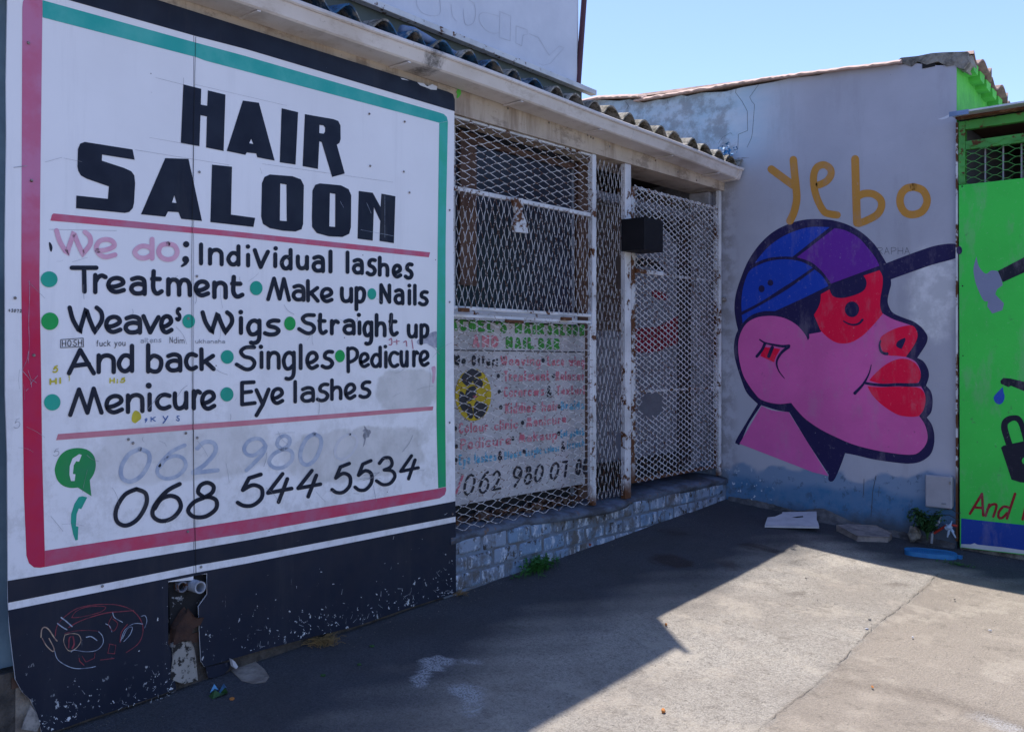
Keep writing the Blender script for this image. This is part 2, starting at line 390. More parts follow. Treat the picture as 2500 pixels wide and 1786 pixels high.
class MB:
    def __init__(s): s.v = []; s.f = []
    def add(s, v, f):
        n = len(s.v); s.v += [tuple(q) for q in v]; s.f += [tuple(i+n for i in q) for q in f]; return s
    def box(s, a, b):
        x0, y0, z0 = a; x1, y1, z1 = b
        x0, x1 = min(x0, x1), max(x0, x1); y0, y1 = min(y0, y1), max(y0, y1); z0, z1 = min(z0, z1), max(z0, z1)
        return s.add([(x0,y0,z0),(x1,y0,z0),(x1,y1,z0),(x0,y1,z0),(x0,y0,z1),(x1,y0,z1),(x1,y1,z1),(x0,y1,z1)],
                     [(0,3,2,1),(4,5,6,7),(0,1,5,4),(1,2,6,5),(2,3,7,6),(3,0,4,7)])
    def tube(s, pts, r, n=8, cap=True, r1=None):
        pts = [Vector(p) for p in pts]; rings = []
        for i, p in enumerate(pts):
            d = (pts[min(i+1, len(pts)-1)]-pts[max(i-1, 0)]).normalized()
            a = d.cross(Vector((0, 0, 1)) if abs(d.z) < .9 else Vector((1, 0, 0))).normalized(); b = d.cross(a)
            rr = r if r1 is None else r+(r1-r)*i/max(1, len(pts)-1)
            rings.append([p+a*rr*math.cos(t)+b*rr*math.sin(t) for t in [2*math.pi*k/n for k in range(n)]])
        v = [q for ring in rings for q in ring]; f = []
        for i in range(len(pts)-1):
            for k in range(n): f.append((i*n+k, i*n+(k+1) % n, (i+1)*n+(k+1) % n, (i+1)*n+k))
        if cap: f.append(tuple(range(n))[::-1]); f.append(tuple((len(pts)-1)*n+k for k in range(n)))
        return s.add(v, f)
    def prism(s, pts, d):
        """closed polygon pts extruded by vector d"""
        pts = [Vector(p) for p in pts]; d = Vector(d); n = len(pts)
        tris = tessellate_polygon([pts])
        v = pts+[p+d for p in pts]
        return s.add(v, [tuple(t) for t in tris]+[tuple(i+n for i in reversed(t)) for t in tris]+[(i, (i+1) % n, (i+1) % n+n, i+n) for i in range(n)])
    def build(s, name, mat, parent=None, smooth=False, loc=None): return mesh_obj(name, s.v, s.f, mat, parent, smooth, loc)
def bev(o, w_, seg=2):
    m = o.modifiers.new('bevel', 'BEVEL'); m.width = w_; m.segments = seg; m.limit_method = 'ANGLE'; return o

def cr(pts, closed=False, k=5):
    """Catmull-Rom through px points; a point with a third value is a sharp corner"""
    P = [(p[0], p[1]) for p in pts]; S = [len(p) > 2 for p in pts]; n = len(P); out = []
    rng_ = range(n) if closed else range(n-1)
    for i in rng_:
        p1 = P[i]; p2 = P[(i+1) % n]
        p0 = P[i-1] if (i > 0 or closed) and not S[i] else p1
        p3 = P[(i+2) % n] if (i+2 < n or closed) and not S[(i+1) % n] else p2
        for t in [j/k for j in range(k)]:
            out.append(tuple(.5*((2*p1[a])+(-p0[a]+p2[a])*t+(2*p0[a]-5*p1[a]+4*p2[a]-p3[a])*t*t+(-p0[a]+3*p1[a]-3*p2[a]+p3[a])*t**3) for a in (0, 1)))
    if not closed: out.append(P[-1])
    return out
SURF = {'L': lambda p, o: onx(p, o), 'R': lambda p, o: ony(p, YC-o), 'B': lambda p, o: ony(p, YC-.03-o),
        'W': lambda p, o: onx(p, -.20+o), 'K': lambda p, o: onx(p, -.15+o), 'D': lambda p, o: onx(p, -.34+o)}
LAY = .0012
def fill(name, pts, mat, parent, surf='L', lay=1, smooth=False, holes=(), k=5):
    pts = cr(pts, True, k) if smooth else [p[:2] for p in pts]
    holes = [(cr(h, True, k) if smooth else [p[:2] for p in h]) for h in holes]
    loops = [[SURF[surf](p, lay*LAY) for p in l] for l in [pts]+holes]
    flat = [Vector((p[0], p[1], 0)) for l in [pts]+holes for p in l]
    tris = tessellate_polygon([[Vector((p[0], -p[1], 0)) for p in l] for l in [pts]+holes])
    v = [q for l in loops for q in l]
    face = Vector((1, 0, 0)) if surf in 'LWKD' else Vector((0, -1, 0))
    f = []
    for t in tris:
        a, b, c_ = (v[i] for i in t)
        nn = (b-a).cross(c_-a)
        if nn.length < 1e-12: continue
        f.append(tuple(t) if nn.dot(face) > 0 else tuple(reversed(t)))
    return mesh_obj(name, v, f, mat, parent)
def ribbon(mb, pts, w0, w1, surf, off, caps=True):
    n = len(pts); L = []; Rr = []
    for i in range(n):
        a = pts[max(i-1, 0)]; b = pts[min(i+1, n-1)]
        dx, dy = b[0]-a[0], b[1]-a[1]; l = math.hypot(dx, dy) or 1; nx, ny = -dy/l, dx/l
        k = 1.
        if 0 < i < n-1:
            ax, ay = pts[i][0]-a[0], pts[i][1]-a[1]; la = math.hypot(ax, ay) or 1
            cs = (ax*dx+ay*dy)/(la*l); k = min(1.6, 1/max(.3, cs))
        w_ = (w0+(w1-w0)*i/(n-1))/2*k
        L.append((pts[i][0]+nx*w_, pts[i][1]+ny*w_)); Rr.append((pts[i][0]-nx*w_, pts[i][1]-ny*w_))
    face = Vector((1, 0, 0)) if surf in 'LWKD' else Vector((0, -1, 0))
    Q = lambda p: SURF[surf](p, off)
    def tri(ps):
        v = [Q(p) for p in ps]; nn = (v[1]-v[0]).cross(v[2]-v[0])
        mb.add(v if nn.dot(face) > 0 else v[::-1], [tuple(range(len(v)))])
    for i in range(n-1): tri([L[i], L[i+1], Rr[i+1], Rr[i]])
    if caps:
        for e, (c_, w_) in ((0, (pts[0], w0)), (1, (pts[-1], w1))):
            a = pts[1] if e == 0 else pts[-2]
            ang = math.atan2(c_[1]-a[1], c_[0]-a[0])
            tri([(c_[0]+w_/2*math.cos(ang+t), c_[1]+w_/2*math.sin(ang+t)) for t in [math.pi*(j/6-.5) for j in range(7)]])
def strokes(name, sts, mat, parent, surf='L', lay=2, caps=True):
    """sts: list of (pts, width or (w0,w1), smooth)"""
    mb = MB()
    for i, (pts, w_, sm) in enumerate(sts):
        w0, w1 = w_ if isinstance(w_, tuple) else (w_, w_)
        if sm: ribbon(mb, cr(pts, False, 5), w0, w1, surf, lay*LAY+.0001*(i % 7), caps)
        else:
            for j in range(len(pts)-1):
                ribbon(mb, [pts[j][:2], pts[j+1][:2]], w0+(w1-w0)*j/(len(pts)-1), w0+(w1-w0)*(j+1)/(len(pts)-1), surf, lay*LAY+.0001*(i % 7)+.000017*j, caps)
    return mb.build(name, mat, parent)
def dots(name, items, mat, parent, surf='L', lay=2, n=20):
    mb = MB(); face = Vector((1, 0, 0)) if surf in 'LWKD' else Vector((0, -1, 0))
    for (x, y, rx, ry) in items:
        v = [SURF[surf]((x+rx*math.cos(t), y+ry*math.sin(t)), lay*LAY) for t in [2*math.pi*j/n for j in range(n)]]
        nn = (v[1]-v[0]).cross(v[5]-v[0]); mb.add(v if nn.dot(face) > 0 else v[::-1], [tuple(range(n))])
    return mb.build(name, mat, parent)

# stroke alphabet: each glyph fills its own ink box, y downwards
G = {
 'n': [([(0,0),(0,1)],0), ([(0,.42),(.2,.1),(.6,0),(.94,.16),(1,.5),(1,1)],1)],
 'm': [([(0,0),(0,1)],0), ([(0,.35),(.12,.06),(.34,.03),(.48,.3),(.5,1)],1), ([(.5,.4),(.62,.06),(.84,.03),(.97,.3),(1,1)],1)],
 'u': [([(0,0),(0,.6),(.15,.92),(.45,1),(.8,.88),(.98,.6)],1), ([(1,0),(1,1)],0)],
 'd': [([(1,.52),(.7,.39),(.3,.42),(0,.7),(.2,.96),(.6,1),(1,.8)],1), ([(1,0),(1,1)],0)],
 'b': [([(0,0),(0,1)],0), ([(0,.58),(.4,.4),(.9,.5),(1,.72),(.8,.96),(.4,1),(0,.9)],1)],
 'p': [([(0,0),(0,1)],0), ([(0,.15),(.4,0),(.9,.08),(1,.32),(.8,.56),(.4,.64),(0,.58)],1)],
 'g': [([(1,.12),(.6,0),(.2,.08),(0,.32),(.2,.58),(.6,.6),(1,.45)],1), ([(1,0),(1,.7),(.85,.93),(.5,1),(.25,.98)],1)],
 'a': [([(.06,.1),(.5,0),(.9,.1),(1,.4),(1,1)],1), ([(1,.44),(.5,.38),(.1,.5),(0,.75),(.25,.97),(.7,.97),(1,.82)],1)],
 'e': [([(.04,.66),(.5,.6),(.95,.36),(.85,.08),(.5,0),(.15,.15),(0,.5),(.15,.85),(.5,1),(1,.85)],1)],
 'l': [([(.5,0),(.5,1)],0)], 'I': [([(.5,0),(.5,1)],0)],
 'i': [([(.5,.35),(.5,1)],0), ([(.5,.0),(.5,.06)],0)],
 's': [([(1,.02),(.6,.0),(.28,.14),(.3,.38),(.75,.5),(1,.72),(.78,.95),(.35,1),(0,.9)],1)],
 'h': [([(0,0),(0,1)],0), ([(0,.6),(.3,.42),(.8,.42),(1,.62),(1,1)],1)],
 'v': [([(0,0),(.45,1,1),(.7,.55),(1,.06)],0)],
 'W': [([(0,0),(.1,.5),(.3,1,1),(.5,.05,1),(.62,.55),(.76,1,1),(.97,.55),(.96,.2),(.82,0)],1)],
 'w': [([(0,0),(.25,1),(.5,.15),(.75,1),(1,0)],0)],
 't': [([(.15,0),(.1,.7),(.3,.95),(.6,1),(1,.9)],1), ([(0,.34),(.8,.34)],0)],
 'T': [([(0,.03),(1,0)],0), ([(.5,.02),(.52,1)],0)],
 'r': [([(0,0),(0,1)],0), ([(0,.42),(.3,.12),(.65,.02),(1,.1)],1)],
 'k': [([(0,0),(.02,1)],0), ([(.95,.33),(.06,.7)],0), ([(.3,.6),(1,1)],0)],
 'c': [([(1,.1),(.6,0),(.2,.12),(0,.5),(.2,.88),(.6,1),(1,.88)],1)],
 'o': [([(.5,0),(.85,.1),(1,.5),(.82,.88),(.45,1),(.12,.85),(0,.5),(.15,.12),(.5,0)],1)],
 'y': [([(0,0),(.5,.55)],0), ([(1,0),(.5,.6),(0,1)],0)],
 'M': [([(0,1),(.28,0),(.55,.95),(.75,0),(1,.98)],0)], 'N': [([(0,1),(0,0),(1,.95),(1,.0)],0)],
 'A': [([(0,1),(.45,0),(1,1)],0), ([(.2,.68),(.8,.6)],0)],
 'S': [([(.98,.02),(.5,.03),(.24,.2),(.42,.42),(.82,.52),(1,.72),(.85,.95),(.5,1),(0,.78)],1)],
 'P': [([(0,0),(.03,1)],0), ([(0,.05),(.5,0),(.95,.12),(.95,.36),(.6,.52),(0,.62)],1)],
 'B': [([(0,0),(0,1)],0), ([(0,.02),(.7,.05),(.75,.35),(0,.48)],1), ([(0,.48),(.9,.55),(1,.85),(0,1)],1)],
 'E': [([(0,0),(0,1)],0), ([(0,0),(.92,.0)],0), ([(0,.46),(.72,.43)],0), ([(0,1),(1,.96)],0)],
 'F': [([(0,0),(0,1)],0), ([(0,0),(.92,.0)],0), ([(0,.46),(.72,.43)],0)],
 'L': [([(0,0),(0,1),(1,1)],0)], 'H': [([(0,0),(0,1)],0), ([(1,0),(1,1)],0), ([(0,.5),(1,.5)],0)],
 'O': [([(.5,0),(.85,.1),(1,.5),(.82,.88),(.45,1),(.12,.85),(0,.5),(.15,.12),(.5,0)],1)],
 'C': [([(1,.1),(.6,0),(.2,.12),(0,.5),(.2,.88),(.6,1),(1,.88)],1)],
 'R': [([(0,0),(0,1)],0), ([(0,.02),(.8,.05),(.95,.25),(.7,.46),(0,.5)],1), ([(.3,.5),(1,1)],0)],
 'D': [([(0,0),(0,1)],0), ([(0,.02),(.7,.1),(1,.5),(.7,.9),(0,.98)],1)],
 'K': [([(0,0),(0,1)],0), ([(1,0),(0,.55)],0), ([(.3,.42),(1,1)],0)],
 'f': [([(1,.04),(.6,0),(.4,.2),(.35,1)],1), ([(0,.38),(.85,.36)],0)],
 'x': [([(0,0),(1,1)],0), ([(1,0),(0,1)],0)],
 'J': [([(1,0),(1,.7),(.6,1),(0,.85)],1)],
 'G': [([(1,.12),(.5,0),(.05,.3),(.05,.75),(.5,1),(1,.85),(1,.55),(.6,.55)],1)],
 '&': [([(1,1),(.3,.4),(.25,.1),(.5,0),(.7,.15),(.5,.4),(.05,.7),(.3,1),(.7,.9),(1,.6)],1)],
 "'": [([(.5,0),(.4,.2)],0)], ';': [([(.5,.35),(.5,.4)],0), ([(.5,.8),(.3,1.05)],0)],
 '+': [([(0,.5),(1,.5)],0), ([(.5,.1),(.5,.9)],0)], '/': [([(1,0),(0,1)],0)],
 '1': [([(.3,.2),(.7,0),(.6,1)],0)],
 '0': [([(.66,0),(.3,.16),(.04,.55),(.06,.88),(.34,1),(.7,.82),(.96,.42),(.94,.12),(.66,0)],1)],
 '6': [([(.95,0),(.5,.2),(.1,.58),(.03,.85),(.3,1),(.7,.92),(.98,.65),(.9,.4),(.62,.32),(.3,.42),(.1,.66)],1)],
 '8': [([(.55,.42),(.34,.28),(.42,.08),(.66,0),(.86,.1),(.82,.28),(.56,.42),(.2,.56),(.0,.8),(.2,.98),(.6,.97),(.94,.76),(.96,.52),(.76,.42),(.55,.42)],1)],
 '5': [([(.92,0),(.45,.12),(.2,.5)],0), ([(.2,.5),(.6,.34),(.95,.45),(.95,.75),(.62,.98),(.25,1),(0,.9)],1)],
 '4': [([(.62,0),(0,.68),(1,.52)],0), ([(.82,.18),(.45,1)],0)],
 '3': [([(.16,.22),(.4,.03),(.72,.02),(.85,.2),(.75,.36),(.42,.46)],1), ([(.42,.46),(.85,.5),(1,.7),(.75,.95),(.35,1),(0,.86)],1)],
 '2': [([(.22,.2),(.5,.0),(.86,.04),(.92,.3),(.55,.68),(.05,.95)],1), ([(.05,.97),(1,.88)],0)],
 '9': [([(.97,.22),(.7,0),(.25,.05),(0,.3),(.15,.5),(.5,.5),(.95,.24)],1), ([(.97,.22),(.8,.5),(.1,1)],1)],
 '7': [([(0,.05),(1,0),(.45,1)],0)],
}
def glyph_strokes(ch, x0, x1, y0, y1, w_, slope=0.):
    """ink box in photo pixels"""
    h = w_/2; x0 += h; x1 -= h; y0 += h; y1 -= h
    if x1 < x0: x0 = x1 = (x0+x1)/2
    xc = (x0+x1)/2; out = []
    for pts, sm in G[ch]:
        q = [(x0+(x1-x0)*p[0], y0+(y1-y0)*p[1]+slope*(x0+(x1-x0)*p[0]-xc)) + tuple(p[2:]) for p in pts]
        out.append((q, w_, bool(sm)))
    return out
def lettering(name, frame, items, w_, mat, parent, slope=0., surf='L', lay=2, label=None):
    ox, oy, k = frame; st = []
    for ch, a, b, c_, d in items: st += glyph_strokes(ch, ox+a*k, ox+b*k, oy+c_*k, oy+d*k, w_*k, slope)
    o = strokes(name, st, mat, parent, surf, lay)
    if label: o['label'] = label
    return o
NARROW = {'i': .25, 'l': .25, 'I': .25, 't': .75, 'r': .7, 'f': .7, "'": .2, ';': .3, 'm': 1.5, 'w': 1.4, 'W': 1.5, 'M': 1.4, '1': .5}
DESC = 'gpy'; TALL = 'bdhkltfi'
def textline(name, text, p0, p1, h0, h1, w_, mat, parent, surf='L', lay=2, gap=.3):
    """free text between two baseline points, cap heights h0..h1"""
    adv = [(.7 if c_ == ' ' else NARROW.get(c_, 1.)) for c_ in text]; tot = sum(adv)+gap*(len(text)-1); x = 0.; st = []
    sl = (p1[1]-p0[1])/(p1[0]-p0[0])
    for c_, a in zip(text, adv):
        t0 = x/tot; t1 = (x+a)/tot; x += a+gap
        if c_ == ' ': continue
        xa = p0[0]+(p1[0]-p0[0])*t0; xb = p0[0]+(p1[0]-p0[0])*t1; yb = p0[1]+sl*((xa+xb)/2-p0[0]); h = h0+(h1-h0)*t0
        top = yb-h; bot = yb
        if c_.islower() and c_ not in TALL and c_ not in DESC: top = yb-h*.66
        if c_ in DESC: top = yb-h*.66; bot = yb+h*.38
        st += glyph_strokes(c_, xa, xb, top, bot, w_, sl)
    return strokes(name, st, mat, parent, surf, lay)

# ================================================================== GROUND
def ground():
    xs = np.concatenate([[-200, -60, -20, -8, -3, -1, -.35], np.arange(-.2, 4.2, .02), [4.3, 4.6, 5, 6, 8, 14, 30, 80, 200]])
    ys = np.concatenate([[-200, -60, -20, -8, -3, -1, 0, .6], np.arange(1.0, 7.14, .02), [7.4, 8, 10, 16, 40, 100, 300]])
    nx, ny = len(xs), len(ys)
    X, Y = np.meshgrid(xs, ys)
    Xc = np.clip(X, -2, 6); Yc = np.clip(Y, -3, 8)
    Zg = -.19445-.10071*Xc+.05105*Yc+.045*np.clip(Xc-1.5, 0, 9)
    inside = (X > -.3) & (X < 4.3) & (Y > .9) & (Y < 7.2)
    def lump(freq, amp, seed):
        r = np.random.RandomState(seed); z = 0
        for i in range(14):
            a = r.rand()*2*math.pi; f = freq*(.5+r.rand()); z = z+np.sin(f*(X*math.cos(a)+Y*math.sin(a))+r.rand()*6.28)
        return z*amp/4
    Zg = Zg+np.where(inside, lump(2.2, .0035, 1)+lump(7, .0018, 2)+lump(30, .0007, 3), 0)
    # project the grid to photo pixels to compare with mapped marks
    def seg_d(P, closed=False):
        d = np.full(X.shape, 9.)
        for (a, b) in zip(P[:-1], P[1:]):
            ax, ay, bx, by = a[0], a[1], b[0], b[1]; L2 = (bx-ax)**2+(by-ay)**2+1e-9
            t = np.clip(((X-ax)*(bx-ax)+(Y-ay)*(by-ay))/L2, 0, 1)
            d = np.minimum(d, np.hypot(X-ax-t*(bx-ax), Y-ay-t*(by-ay)))
        return d
    gp = lambda pts: [ong(p)[:2] for p in pts]
    def inpoly(P):
        r = np.zeros(X.shape, bool); n = len(P)
        for i in range(n):
            x0, y0 = P[i]; x1, y1 = P[(i+1) % n]
            if y0 == y1: continue
            c_ = ((y0 > Y) != (y1 > Y)) & (X < (x1-x0)*(Y-y0)/(y1-y0)+x0); r ^= c_
        return r
    wob = .02*np.sin(X*9+Y*5)+.015*np.sin(X*23-Y*17)
    joint = cr(ZV([(1225,340),(1100,362),(985,388)]), False, 8)
    joint2 = ZV([(1800,455),(1740,510),(1650,590),(1500,705),(1440,750),(1375,820),(1300,905),(1225,965),(1150,1045),(1080,1100),(960,1180),(880,1255),(790,1335),(650,1440)])
    J2 = gp(joint2); J1 = gp(joint)
    side = inpoly(J2+[(4.2, 0), (6, -4), (9, 3), (7, 7)]+gp(ZV([(1805, 440)])))
    dj = np.minimum(seg_d(J2)+0*X, seg_d(J1))
    groove = np.clip(1-(dj+.006*np.sin(X*61)*np.sin(Y*47))/.016, 0, 1)
    Zg = Zg-.0*groove-np.where(side, .006, 0)*np.clip(seg_d(J2)/.03, 0, 1)*np.clip((1.2-seg_d(J2))/.3, 0, 1)
    stain = np.zeros(X.shape)
    def blob(pts, amt, soft=.05, w_=None):
        P = gp(pts)
        if w_ is None:
            ins = inpoly(P); d = seg_d(P+[P[0]])+wob*.6
            v = np.where(ins, np.clip(.5+d/soft, 0, 1), np.clip(.5-d/soft, 0, 1))
        else: v = np.clip(1-(seg_d(P)+wob*.5)/w_, 0, 1)
        return v*amt
    st = np.zeros(X.shape)
    for p, a, s_ in [(ZV([(190,370),(240,350),(320,345),(445,390),(430,415),(350,422),(240,400)]), .9, .05), (ZV([(680,290),(760,285),(930,328),(900,340),(760,315)]), .9, .04),
                     (ZV([(570,390),(650,385),(710,420),(640,430)]), .6, .06), (ZV([(250,215),(330,210),(430,240),(330,245)]), .6, .06),
                     (ZV([(960,560),(1010,548),(1050,568),(1020,578),(970,572)]), .6, .05), (ZV([(1480,510),(1560,498),(1650,515),(1560,530)]), .45, .08),
                     (ZV([(1230,950),(1400,960),(1350,1060),(1180,1100)]), .3, .25)]: st = np.maximum(st, blob(p, a, s_))
    st = np.maximum(st, blob(ZV([(1250,1035),(1450,1070),(1650,1110),(1850,1165),(2050,1225),(2273,1300),(2500,1380)]), .5, w_=.10))
    wht = np.zeros(X.shape)
    for p in [ZH([(1700,1010),(1850,975),(1975,1000),(1980,1040),(1900,1060),(1890,1100),(1800,1090),(1760,1180),(1740,1225),(1660,1225),(1640,1150),(1730,1070)]),
              ZH([(2010,1000),(2160,1015),(2165,1030),(2050,1025)]), ZH([(1940,1215),(2060,1205),(2190,1245),(2205,1290),(2140,1400),(2100,1450),(2080,1360),(2010,1300),(1940,1260)])]:
        wht = np.maximum(wht, blob(p, 1., .03))
    wht = np.maximum(wht, .75*blob(ZV([(2010,1240),(2040,1225),(2273,1300),(2273,1335),(2150,1320)]), 1., .1))
    # darker asphalt along the walls, with the buildings' shade painted into its colour
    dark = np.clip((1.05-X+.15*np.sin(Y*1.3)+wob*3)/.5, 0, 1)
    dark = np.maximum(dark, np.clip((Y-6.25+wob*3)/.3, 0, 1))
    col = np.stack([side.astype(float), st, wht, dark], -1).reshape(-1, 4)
    V = np.stack([X, Y, Zg], -1).reshape(-1, 3)
    me = bpy.data.meshes.new('ground')
    idx = np.arange(nx*ny).reshape(ny, nx)
    q = np.stack([idx[:-1, :-1], idx[:-1, 1:], idx[1:, 1:], idx[1:, :-1]], -1).reshape(-1, 4)
    me.vertices.add(len(V)); me.vertices.foreach_set('co', V.ravel())
    me.loops.add(q.size); me.loops.foreach_set('vertex_index', q.ravel())
    me.polygons.add(len(q)); me.polygons.foreach_set('loop_start', np.arange(0, q.size, 4)); me.polygons.foreach_set('loop_total', np.full(len(q), 4))
    me.update(calc_edges=True)
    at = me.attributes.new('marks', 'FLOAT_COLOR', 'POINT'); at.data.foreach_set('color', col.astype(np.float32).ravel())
    gr = me.attributes.new('groove', 'FLOAT', 'POINT'); gr.data.foreach_set('value', groove.astype(np.float32).ravel())
    me.polygons.foreach_set('use_smooth', [True]*len(q))
    n = N('worn_asphalt')
    a = n.new('ShaderNodeAttribute', attribute_name='marks'); sp = n.new('ShaderNodeSeparateColor'); n.t.links.new(a.outputs['Color'], sp.inputs[0])
    g2 = n.new('ShaderNodeAttribute', attribute_name='groove')
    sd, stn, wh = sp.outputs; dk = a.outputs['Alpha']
    sp1 = n.noise(120, 4, .7); sp2 = n.voro(150); sp3 = n.noise(230, 3, .7)
    big = n.noise(1.2, 5, .6)
    rough_ = n.mix(n.rng(sp1, .40, .60), (.16, .148, .135), (.40, .37, .335))
    rough_ = n.mix(n.rng(sp3, .40, .33, 0, .8), rough_, (.04, .037, .034))
    sp4 = n.noise(42, 5, .75); rough_ = n.mix(n.rng(sp4, .36, .66, 0, .5), rough_, (.50, .47, .43)); rough_ = n.mix(n.rng(sp4, .42, .30, 0, .75), rough_, (.085, .078, .072))
    pit = n.math('MULTIPLY', n.rng(n.voro(26), .16, .08), n.rng(n.noise(5, 4), .5, .6)); rough_ = n.mix(pit, rough_, (.05, .045, .04))
    vc = n.new('ShaderNodeTexVoronoi'); vc.inputs['Scale'].default_value = 150; n.t.links.new(n.pos, vc.inputs['Vector'])
    rough_ = n.mix(.3, rough_, n.mix(vc.outputs['Color'], (.16, .15, .14), (.42, .39, .36)))
    smooth_ = n.mix(n.rng(sp1, .3, .7), (.235, .205, .178), (.345, .305, .265))
    smooth_ = n.mix(n.rng(sp3, .38, .31, 0, .8), smooth_, (.08, .075, .07))
    smooth_ = n.mix(n.rng(n.noise(55, 5, .75), .40, .30, 0, .6), smooth_, (.12, .105, .095))
    c = n.mix(sd, rough_, smooth_)
    c = n.mix(n.rng(n.noise(.7, 6, .7, n.vec(loc=(1, 2, 3))), .45, .60, 0, .42), c, (.20, .175, .155))
    c = n.mix(n.rng(n.noise(2.1, 7, .75, n.vec(loc=(9, 2, 3))), .52, .62, 0, .4), c, (.46, .415, .36))
    c = n.mix(n.rng(n.noise(8, 6, .75), .54, .68, 0, .5), c, (.13, .115, .10))
    c = n.mix(n.rng(big, .3, .7, 0, .32), c, n.mix(.5, c, (.22, .19, .16)))
    c = n.mix(n.math('MULTIPLY', n.rng(n.noise(3.3, 5, .6, n.vec(loc=(4, 7, 0))), .56, .7), .35), c, (.42, .37, .32))
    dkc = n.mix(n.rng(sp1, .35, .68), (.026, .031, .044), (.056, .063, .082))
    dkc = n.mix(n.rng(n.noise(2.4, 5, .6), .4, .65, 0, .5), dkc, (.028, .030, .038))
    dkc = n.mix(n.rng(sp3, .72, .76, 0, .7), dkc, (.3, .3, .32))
    c = n.mix(n.math('MULTIPLY', dk, .9), c, dkc)  # blends in the darker wall-side asphalt and its painted shade
    c = n.mix(n.math('MULTIPLY', stn, n.rng(sp1, .2, .7, .95, .6)), c, (.032, .019, .015))
    w2 = n.math('MULTIPLY', wh, n.rng(sp1, .42, .55, .15, 1.))
    c = n.mix(n.math('MULTIPLY', w2, .8), c, (.46, .47, .50))
    c = n.mix(n.math('MULTIPLY', g2.outputs['Fac'], .22), c, (.07, .06, .05))
    h = n.math('ADD', n.math('MULTIPLY', sp1, 1.), n.math('ADD', n.math('MULTIPLY', sp3, .5), n.math('MULTIPLY', sp2, -.7)))
    h = n.math('ADD', h, n.math('MULTIPLY', sp4, 1.5)); n.bump(h, 1., .007); m = n.done(c, .85, spec=.25)
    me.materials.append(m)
    o = bpy.data.objects.new('ground', me); C.objects.link(o)
    tag(o, 'worn grey asphalt forecourt with a joint crack and stains', 'ground', kind='structure')
    r_ = random.Random(31)
    for path in (joint2, joint):
        P = [Vector((q[0], q[1])) for q in gp(path)]; D = []
        for a_, b_ in zip(P[:-1], P[1:]):
            k = max(2, int((b_-a_).length/.012))
            D += [a_.lerp(b_, j/k) for j in range(k)]
        D.append(P[-1]); mb = MB(); v = []; wv = .004; off = 0.
        for i, q in enumerate(D):
            t_ = (D[min(i+1, len(D)-1)]-D[max(i-1, 0)]).normalized(); nn = Vector((-t_.y, t_.x)); off = off*.86+r_.gauss(0, .0022); wv = min(.0018, max(.0002, wv+r_.gauss(0, .0007)))
            for s_ in (-1, 1):
                u = q+nn*(off+s_*wv); v.append((u.x, u.y, gz(u.x, u.y)+.0035))
        mb.add(v, [(2*i, 2*i+2, 2*i+3, 2*i+1) for i in range(len(D)-1)])
        mb.build('joint_crack', 'crackdark', o)
    return o
ground()

# ================================================================== SALON BUILDING (left, runs into the corner)
LEDGE = .33
sal = empty('salon_building', (-2, 3, .2), 'low salon building with corrugated roof, cream beam and brick plinth left of the mural wall', 'building')
MB().box((-.10, -3, -.6), (-.30, 3.70, 2.78)).build('wall', 'pale', sal)
MB().box((-.024, -2.9, -.6), (-.099, 3.69, .16)).build('footing', 'rubbled', sal)
MB().box((-4, -3, -.6), (-4.2, YC-.3, 2.9)).build('wall', 'pale', sal)
MB().box((-4, -3, -.6), (-.30, -3.2, 2.9)).build('wall', 'pale', sal)
MB().box((-.31, 3.6, LEDGE-.1), (-4, YC-.003, LEDGE-.02)).build('floor', 'room', sal)
MB().box((-1.7, 3.60, LEDGE), (-1.8, YC-.003, 2.78)).build('room_wall', 'room', sal)
MB().box((-.31, 3.55, LEDGE), (-1.7, 3.6, 2.78)).build('room_wall', 'room', sal)
MB().box((-.301, 3.55, 2.79), (-4, YC-.003, 2.82)).build('ceiling', 'room', sal)
# beam: outer face stepped, runs the whole front
MB().add([(-.02,-3,2.685),(-.02,-3,2.90),(-.30,-3,2.90),(-.30,-3,2.685),(-.02,YC-.003,2.685),(-.02,YC-.003,2.79),(-.30,YC-.003,2.79),(-.30,YC-.003,2.685)], [(0,1,2,3),(7,6,5,4),(0,4,5,1),(1,5,6,2),(2,6,7,3),(3,7,4,0)]).build('beam', 'cream', sal)
# box gutter
gp_ = [(-.018, 2.779), (.120, 2.783), (.130, 2.790), (.152, 2.846), (.160, 2.846), (.166, 2.852), (.166, 2.866), (.158, 2.872), (.148, 2.868), (.124, 2.799), (-.018, 2.795)]
def gdz(y): return float(np.interp(y, [-3, 2.58, 3.6, 4.65, 5.8, 6.95], [.062, .056, .047, .030, .004, -.028]))
yy = np.linspace(-3, 6.945, 60)
mb = MB(); nv = len(gp_)
for y in yy:
    dz = gdz(y) + .002*math.sin(y*2.1)
    mb.v += [(x + .004*math.sin(y*3.3+1), y, z+dz) for x, z in gp_]
for i in range(len(yy)-1):
    for k in range(nv): mb.f.append((i*nv+k, i*nv+(k+1) % nv, (i+1)*nv+(k+1) % nv, (i+1)*nv+k))
mb.f.append(tuple(range(nv))[::-1]); mb.f.append(tuple((len(yy)-1)*nv+k for k in range(nv)))
gut = mb.build('gutter', 'gutter', sal)
MB().prism([(x*1.0+.003, 6.90, z-.028+(.004 if z > 2.8 else -.004)) for x, z in gp_], (0, .05, 0)).build('gutter_end_cap', 'gutter', gut)
MB().prism([(x+.0025, 5.36, z+gdz(5.36)+(.003 if z > 2.8 else -.003)) for x, z in gp_], (0, .02, 0)).build('gutter_joint', 'gutter', gut)
